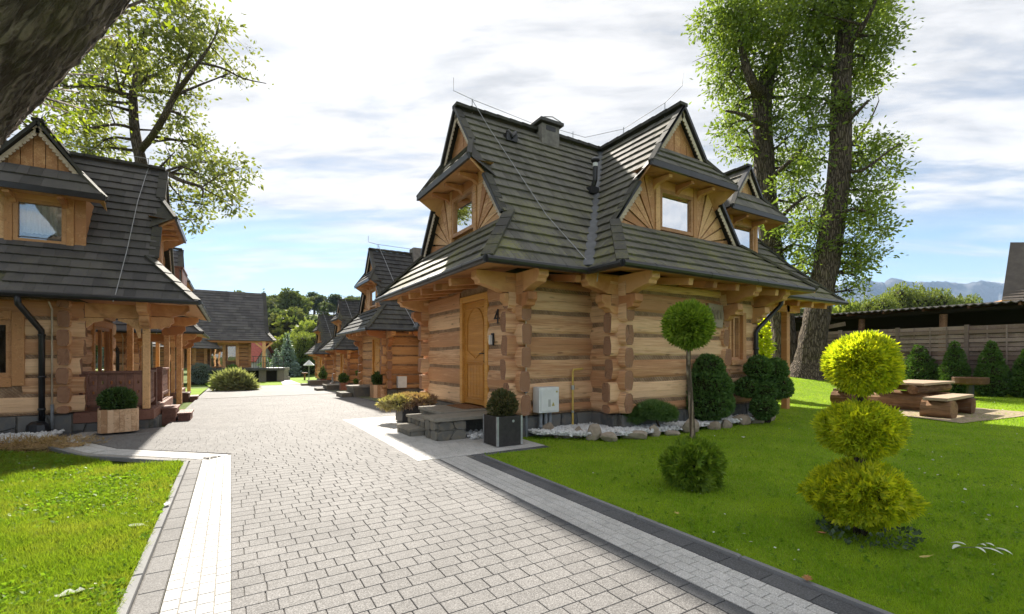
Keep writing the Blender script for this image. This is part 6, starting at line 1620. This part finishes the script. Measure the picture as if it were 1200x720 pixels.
for u, v, d, s, k, lb in ((352, 388, 84, 1.05, 2, 'tall pale green tree left of the row houses roofs'), (341, 405, 76, .75, 2, 'pale leafy tree before the white gabled house'), (366, 398, 72, .85, 2, 'yellow-green tree beside the far row house'), (357, 410, 66, .6, 5, 'low yellow-green tree above the dark hedge'), (322, 393, 112, 1.0, 1, 'dark tree above the red tiled roof'), (331, 372, 118, 1.0, 0, 'reddish green round tree above the white gabled house'), (346, 360, 125, 1.15, 3, 'broad bushy tree on the slope above the village'), (324, 430, 60, .62, 6, 'small blue spruce left of the terrace railing'), (337, 427, 62, .95, 6, 'taller blue spruce before the pale tree'), (311, 432, 58, .5, 6, 'smallest blue spruce right beside the far house')):
    p = at(u, v, d); g_ = g1(p.x, p.y); far_tree(k, p.x, p.y, g_-.2, s, lb)
hd = thing('hedge', 'dark clipped hedge at the end of the far lawn', 'hedge', unp(356, 440)); q = [((x, x*.2, 1.0), (1.1, .9, 1.25)) for x in np.arange(-4.5, 5.5, .9)]
hd.rotation_euler = (0, 0, -TH); bush(hd, q, 3500, .3, .18, 'leaf_thuja', .75)
for u, v, d, s, k, lb in ((988, 347, 52, .5, 2, 'pale tree behind the shed, next to the leaning ash'), (1032, 340, 60, .9, 5, 'pale leafy tree above the middle of the shed roof'), (1060, 327, 62, .9, 5, 'tallest pale tree behind the shed'), (1090, 333, 60, .9, 5, 'wide pale tree above the shed roof'), (1114, 333, 64, .8, 0, 'green tree, last tall one of the row behind the shed'), (958, 352, 62, .7, 0, 'green tree half hidden by the leaning ash trunk'), (1010, 352, 70, .6, 2, 'low pale tree between two taller ones behind the shed'), (1136, 342, 66, .6, 5, 'low tree near the shingled tower roof'), (930, 345, 66, .8, 0, 'green tree behind both ash trunks')):
    p = at(u, v, d); h = {0: 11, 2: 9, 5: 10}[k]; far_tree(k, p.x, p.y, -.6, (p.z+.6)/(h*1.10), lb, 'trees beyond the shed', .62)

# ------------------------------------------------------------------ fence, shed and hedge cones on the right
fx = 24.0; fy = [14.55-2.14*i for i in range(6)]
fn = thing('fence', 'brown fence of wide horizontal boards along the right lawn', 'fence', (fx, fy[-1], 0))
for y in fy:
    mb = MB(); mb.box(-.09, .05, y-fy[-1]-.06, y-fy[-1]+.06, -.3, 2.66); mb.build('post', M['fence_post'], fn, bevel=.008)
proto = None
for i in range(5):
    y0, y1 = fy[i+1]+.065-fy[-1], fy[i]-.065-fy[-1]
    for k in range(15):
        z = .16+k*.166; mb = MB(); L = y1-y0; o = (-.045 if k % 2 else .035)
        if k == 14: z -= .01
        n = 6; V = []
        for j in range(n+1): 
            b = .028*math.sin(PI*j/n*2)*(1 if k % 2 else -1)
            for dx_, dz_ in ((-.011, 0), (.011, 0), (.011, .140), (-.011, .140)): V.append((dx_+b, L*j/n, dz_+rnd.uniform(-.003, .003)))
        mb.add(V, [[j*4+a, j*4+(a+1) % 4, (j+1)*4+(a+1) % 4, (j+1)*4+a] for j in range(n) for a in range(4)]+[[0, 1, 2, 3], [n*4+a for a in range(4)]]); mb.build('slat', M['fence'], fn, (o-.01, y0, z))
    for f in (.25, .5, .75):
        mb = MB(); y = y0+(y1-y0)*f; mb.box(-.085, -.062, y-.02, y+.02, .1, 2.6); mb.build('batten', M['fence_post'], fn)
# sloping board where the fence steps down
mb = MB(); mb.bar((-.06, 9.3, 2.45), (-.06, 6.2, 2.95), .04, .18); mb.build('sloping_board', M['fence'], fn)
sh = thing('open_shed', 'long open shed with low corrugated roof behind the fence', 'shed', (25.2, 0, 0))
def corr():
    mb = MB(); ys = np.arange(-6, 26, .125); zz = .035*np.cos(np.arange(len(ys))*PI)
    for sft, rev in ((0, 0),):
        V = []; 
        for y, z in zip(ys, zz): V += [(-.35, y, 3.50+z), (7.0, y, 4.1+z), (-.35, y, 3.47+z), (7.0, y, 4.07+z)]
        n = len(ys); fs = []
        for i in range(n-1): a, b = 4*i, 4*(i+1); fs += [(a, a+1, b+1, b), (a+2, b+2, b+3, a+3), (a, b, b+2, a+2)]
        mb.add(V, fs)
    return mb
corr().build('roof', simple('weathered_corrugated', (.10, .088, .078), .75, .1, .3, .35, 3), sh)
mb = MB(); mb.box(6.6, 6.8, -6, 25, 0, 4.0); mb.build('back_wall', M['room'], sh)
mb = MB(); mb.bar((.5, -6, 3.36), (.5, 25, 3.36), .10, .12); mb.bar((3.2, -6, 3.56), (3.2, 25, 3.56), .14, .22); mb.build('beam', M['room'], sh)
for y in np.arange(-5, 25, 1.4):
    mb = MB(); mb.bar((-.2, y, 3.42), (6.8, y, 4.0), .08, .12); mb.build('rafter', M['brown'], sh)
for y in (-3, 1.0, 4.2, 7.0, 9.9, 13.0, 17): 
    mb = MB(); mb.tube([(0, y, 0), (0, y+.05, 1.6), (0, y, 3.2)], .13, 8, jit=.08); mb.build('post', M['trunk_log'], sh)
# shingled roof of a tall house at the right edge
th_ = thing('tower_house', 'tall house with steep brown shingle roof at the right edge behind the shed', 'house', (0, 0, 0))
rf = Roof(th_, .30, .24); a, b, c, e = at(1174, 352, 31), at(1330, 352, 27), at(1330, 284, 29.5), at(1184, 284, 33)
rf.face([a, b, c, e]); a2, e2 = at(1180, 352, 42), at(1190, 284, 42); rf.face([e, e2, a2, a], False); rf.finish([M['old_shingle'], M['old_shingle']], 120)
mb = MB(); mb.prism([a, b, Vector((b.x+9, b.y+4, b.z)), Vector((a.x+9, a.y+6, a.z))], (0, 0, -5.2)); mb.build('wall', M['plankx'], th_)
for k, (u, d, w, vt, lb) in enumerate(((1077, 18.6, 42, 406, 'broad thuja cone left behind the log table, against the fence'), (1118.5, 17.4, 31, 401, 'slim thuja cone between two broader ones at the fence'), (1162, 16.6, 34, 401, 'tall thuja cone right of the fence post and wooden trough'), (1203, 16.0, 32, 411, 'thuja cone at the right edge of the picture'), (1030, 20.2, 36, 410, 'thuja cone hidden behind the golden thuja'))):
    p = at(u, 440, d); p.z = g1(p.x, p.y); root = thing('thuja_cone', lb, 'shrub', p, 0, 1, 'clipped thuja cones along the fence'); H_ = EYE+(HZ-vt)*d/F-p.z; r = w/2*d/F
    stem(root, [(0, 0, -.05), (0, 0, .5)], .05, 'bark'); bush(root, [((0, 0, H_*.24), (r*.95, r*.95, H_*.24)), ((0, 0, H_*.42), (r*.82, r*.82, H_*.26)), ((0, 0, H_*.62), (r*.58, r*.58, H_*.25)), ((0, 0, H_*.82), (r*.30, r*.30, H_*.19))], 6000, .075, .03, 'leaf_thuja', .8, fan=2, depth=.2, lump=.08, up=.5)

# ------------------------------------------------------------------ log picnic table, bench and trough
poly_sheet('gravel_pad', [[(13.3, 3.4), (17.3, 2.9), (18.2, 6.2), (14.6, 6.6)]], .03, simple('sandy_ground', (.30, .24, .17), .95, 0, .1, .3, 12, .5, 60), .5, kind='structure')
def loglet(parent, a, b, r, name, m='trunk_log'):
    mb = MB(); a = Vector(a); b = Vector(b); c = (a+b)/2; d = b-a; rz = math.atan2(d.y, d.x); L = d.length; mb2 = MB(); n = 5
    mb2.tube([(-L/2+L*i/n, rnd.uniform(-.008, .008), rnd.uniform(-.008, .008)) for i in range(n+1)], [r*rnd.uniform(.96, 1.04) for _ in range(n+1)], 14, jit=.03); return mb2.build(name, [M[m]], parent, c, rz)
tb = thing('log_table', 'rustic log picnic table with grey plank top on the right lawn', 'table', (16.3, 5.25, g1(16.3, 5.25)))
for i in range(4): mb = MB(); y = -.66+i*.335; mb.box(-1.12, 1.12, 0, .325, 0, .06); mb.build('top_plank', M['grey_plank'], tb, (0, y, .70+rnd.uniform(-.004, .004)), bevel=.008)
for y in (-.45, .45): loglet(tb, (-1.2, y, .58), (1.25, y, .58), .115, 'support_beam')
for x in (-.75, .75): loglet(tb, (x, -.62, .22), (x, .62, .22), .235, 'leg_log')
def log_bench(label, x, y, L, rz=0):
    root = thing('log_bench', label, 'bench', (x, y, g1(x, y)), rz, 1, 'log benches at the picnic table'); mb = MB(); mb.box(-L/2, L/2, -.22, .22, .425, .495); mb.build('seat_plank', M['grey_plank'], root, bevel=.008)
    for s in (-1, 1): loglet(root, (s*(L/2-.27), -.27, .21), (s*(L/2-.27), .31, .21), .212, 'leg_log')
log_bench('log bench on two thick log legs, nearer side of the picnic table', 14.95, 4.05, 2.1, R(2)); log_bench('log bench on the far side, mostly hidden behind the picnic table', 16.4, 6.55, 2.1)
p = at(1137, 449, 15.4); p.z = g1(p.x, p.y); tr = thing('wooden_trough', 'round wooden trough on a dark stand before the thuja cones', 'trough', p)
mb = MB(); mb.lathe([(.40, .52), (.45, .56), (.46, .74), (.43, .76), (.40, .72)], (0, 0, 0), 18); mb.build('bowl', M['trunk_log'], tr); mb = MB(); mb.tube([(0, 0, 0), (0, 0, .55)], .10, 8); mb.lathe([(.2, 0), (.12, .05)], (0, 0, 0), 10); mb.build('stand', M['black'], tr)

# ------------------------------------------------------------------ left foreground: straw heap, white gravel, downpipe bag; fallen leaves
p = unp(48, 527); hp_ = thing('straw_heap', 'low heap of dry brown straw at the far edge of the left lawn', 'straw heap', (p.x-.12, p.y+.35, 0)); s_ = 7.6/F
mb = MB(); mb.add((IV*np.array([.75, .20, .07])*(1+.12*nr.normal(size=(len(IV), 1)))).tolist(), IF); mb.build('heap', M['straw'], hp_, rz=-TH)
q = leaves_on([((.3*a*RT[0], .3*a*RT[1], .03), (.40, .22, .09)) for a in (-1.7, -.9, 0, .9, 1.7)], 2600, .09, .008, up=.1, rand=1.2); link('straw', np_mesh('straw', q.reshape(-1, 3), 4, leafmat('straw_blade', (.30, .20, .09), (.46, .33, .17), None, .2)), hp_)['kind'] = 'stuff'
LG = [[(-7, 10.9), (-2.75, 10.75), (-2.74, 12.0), (-7, 12.0)]]
poly_sheet('gravel_bed', LG, .03, M['gravel'], .4, kind='structure'); pebbles('gravel', LG, 4200, .032, .04, .05)

def leaf_thing(label, u, v, L, W, m, rz, curl=.3, name='fallen_leaf', lobes=False):
    p = unp(u, v); mb = MB(); n = 6; V = []
    for i in range(n+1):
        t = i/n; w = W/2*math.sin(PI*min(1, t*.92+.06))**.8*(1+(.45*math.cos(t*15) if lobes else 0)); z = L*curl*(t-.5)**2
        V += [(L*(t-.5), -w, z+w*.5), (L*(t-.5), 0, z), (L*(t-.5), w, z+w*.5)]
    mb.add(V, [[3*i+k, 3*i+k+1, 3*i+k+4, 3*i+k+3] for i in range(n) for k in (0, 1)]); mb.add([(L*.5, -.002, L*curl*.25), (L*.8, -.002, .01), (L*.8, .002, .01), (L*.5, .002, L*curl*.25)], [(0, 1, 2, 3)])
    return mb.build(name, m, None, (p.x, p.y, p.z+.045), rz, label=label, cat='leaf')
lfp = simple('pale_dead_leaf', (.58, .60, .52), .7, 0, .2, .1, 30); lfb = simple('brown_dead_leaf', (.30, .15, .06), .8, 0, .2, .25, 30); lfy = simple('yellow_dead_leaf', (.45, .36, .12), .8, 0, .2, .2, 30)
leaf_thing('orange-brown fallen leaf lying on the dark kerb row at the lower right', 946, 688, .085, .055, lfb, .4, .5, lobes=True); leaf_thing('small brown fallen leaf in the grass below the golden thuja', 963, 632, .06, .04, lfb, 2.1, .5)
leaf_thing('pale yellow fallen leaf near the white setts', 793, 608, .05, .04, lfy, 1.1); leaf_thing('yellow-green fallen leaf right of the golden thuja base', 1084, 661, .10, .03, lfy, -.3)
leaf_thing('small white fallen leaf beyond the right of the golden thuja', 1131, 579, .06, .03, lfp, .3); leaf_thing('white fallen leaf on the lawn near the ball tree', 871, 516, .10, .06, lfp, .8); leaf_thing('large pale leaf lying on the left lawn near the bottom edge', 82, 707, .13, .08, lfp, .2, .4, lobes=True)
leaf_thing('pale dry leaf on the left kerb', 196, 597, .09, .05, lfp, 1.4); leaf_thing('curled pale leaf in the middle of the left lawn', 160, 624, .12, .07, lfp, -.5, .5)
p = unp(1145, 652); sp_ = thing('leafy_sprig', 'fallen sprig with silvery white leaves on the right lawn', 'sprig', (p.x, p.y, p.z+.045), -TH-.15, .85)
mb = MB(); mb.tube([(-.17, 0, .01), (0, .01, .02), (.14, 0, .01), (.21, -.01, .012)], .004, 5); mb.build('twig', simple('green_twig', (.12, .15, .05)), sp_)
for x, y, a, L in ((-.13, -.01, 3.5, .09), (-.07, .02, 2.3, .10), (-.04, -.03, -1.0, .07), (.02, -.03, -.7, .12), (.08, .02, 2.0, .06), (.12, -.02, -.8, .10), (.15, .03, 1.9, .09)):
    mb = MB(); V = []; n = 5
    for i in range(n+1): t = i/n; w = .019*math.sin(PI*min(1, t*.93+.04))**.7; z = .02*(1-t)+.01*math.sin(t*3); V += [(L*t, -w, z+w*.4), (L*t, 0, z), (L*t, w, z+w*.4)]
    mb.add(V, [[3*i+k, 3*i+k+1, 3*i+k+4, 3*i+k+3] for i in range(n) for k in (0, 1)]); mb.build('leaf', lfp, sp_, (x, y, .012), a)

# ------------------------------------------------------------------ grass
grass('grass', LAWN_R, 260000, .034, .0034, 'grass', dmax=24, dmin=1.9)
grass('grass', LAWN_L, 150000, .060, .0040, 'grass2', dmax=12, dmin=2.0)
def weeds(name, polys, n, m, L, W, dmin, dmax, per=6, flat=.9):
    c = []; 
    while len(c) < n:
        d = dmin*(dmax/dmin)**rnd.random(); l = rnd.uniform(-1.2, 1.2)*d; x, y = d*FW[0]+l*RT[0], d*FW[1]+l*RT[1]
        if math.sin(x*2.3+1)*math.sin(y*1.9+x)+rnd.gauss(0, .45) < .25: continue
        if any(len(clip_convex([(x-.003, y-.003), (x+.003, y-.003), (x+.003, y+.003), (x-.003, y+.003)], P)) >= 4 for P in polys): c.append((x, y))
    c = np.array(c); k = np.repeat(np.arange(n), per); nn = len(k); a = nr.uniform(0, 6.28, nn)
    p = np.stack([c[k, 0], c[k, 1], G(c[k, 0], c[k, 1])+.02+nr.uniform(0, .03, nn)], 1); ax = unit(np.stack([np.cos(a), np.sin(a), nr.uniform(.05, flat, nn)], 1))
    q = leaf_quads(p, ax, L*nr.uniform(.6, 1.3, nn), W); link(name, np_mesh(name, q.reshape(-1, 3), 4, M[m]), kind='stuff')
weeds('weeds', LAWN_L, 2400, 'weed', .036, .022, 2.0, 9); weeds('weeds', LAWN_R, 500, 'weed', .026, .017, 2.5, 8)

M['petal'] = simple('pale_petal', (.55, .56, .48), .8, 0, .1)
weeds('petals', LAWN_R, 150, 'petal', .030, .017, 2.2, 16, 1, .2); weeds('petals', LAWN_L, 110, 'petal', .032, .02, 2.4, 8, 1, .2)

# ------------------------------------------------------------------ mountains
def mountains():
    prof = [(700, 380), (800, 368), (880, 352), (930, 345), (960, 343), (976, 338), (988, 332), (1004, 329), (1016, 326), (1026, 331), (1036, 331), (1046, 325), (1056, 328), (1066, 331), (1085, 330), (1108, 330), (1130, 333), (1150, 329), (1166, 331), (1185, 334), (1215, 332), (1260, 338), (1330, 345), (1450, 360)]
    us = np.arange(700, 1450, 3.0); vs = np.interp(us, [p[0] for p in prof], [p[1] for p in prof]); vs = vs+nr.normal(size=len(us))*.35
    D = 3600.0; n = len(us); dep = np.linspace(0, 1, 22); V = []
    for j, t in enumerate(dep):
        for i, (u, v) in enumerate(zip(us, vs)):
            d = D-1500*(1-t) if t <= 1 else D; p = at(u, HZ, D); dirv = Vector((p.x, p.y, 0)).normalized(); H_ = (HZ-v)*D/F
            rid = .5+.5*math.sin(u*.16+1.7*math.sin(u*.053)); f = t**(1.15+.9*rid)
            q = p-dirv*1500*(1-t); V.append((q.x, q.y, -2+(H_+3)*f+(nr.normal()*6*t*(1-t))))
    for i, (u, v) in enumerate(zip(us, vs)):
        p = at(u, HZ, D); dirv = Vector((p.x, p.y, 0)).normalized(); q = p+dirv*900; V.append((q.x, q.y, -2))
    m = len(dep)+1; Fq = [[j*n+i, j*n+i+1, (j+1)*n+i+1, (j+1)*n+i] for j in range(m-1) for i in range(n-1)]
    me = bpy.data.meshes.new('mountains'); me.from_pydata(V, [], Fq); me.materials.append(M['mountain']); me.polygons.foreach_set('use_smooth', [True]*len(Fq)); me.update(); link('mountains', me, kind='structure')
mountains()
HAZE = True
if HAZE:
    hm = bpy.data.materials.new('air'); hm.use_nodes = True; T = NT(hm.node_tree); T.n.clear(); o_ = T.node('ShaderNodeOutputMaterial')
    v_ = T.node('ShaderNodeVolumePrincipled', None, Density=.00009, Anisotropy=.0); v_.inputs['Color'].default_value = (.45, .66, 1.0, 1); T.l.new(v_.outputs[0], o_.inputs['Volume'])
    mb = MB(); mb.box(-5400, 5400, -5400, 5400, -4.5, 640); mb.build('haze', hm, kind='stuff')
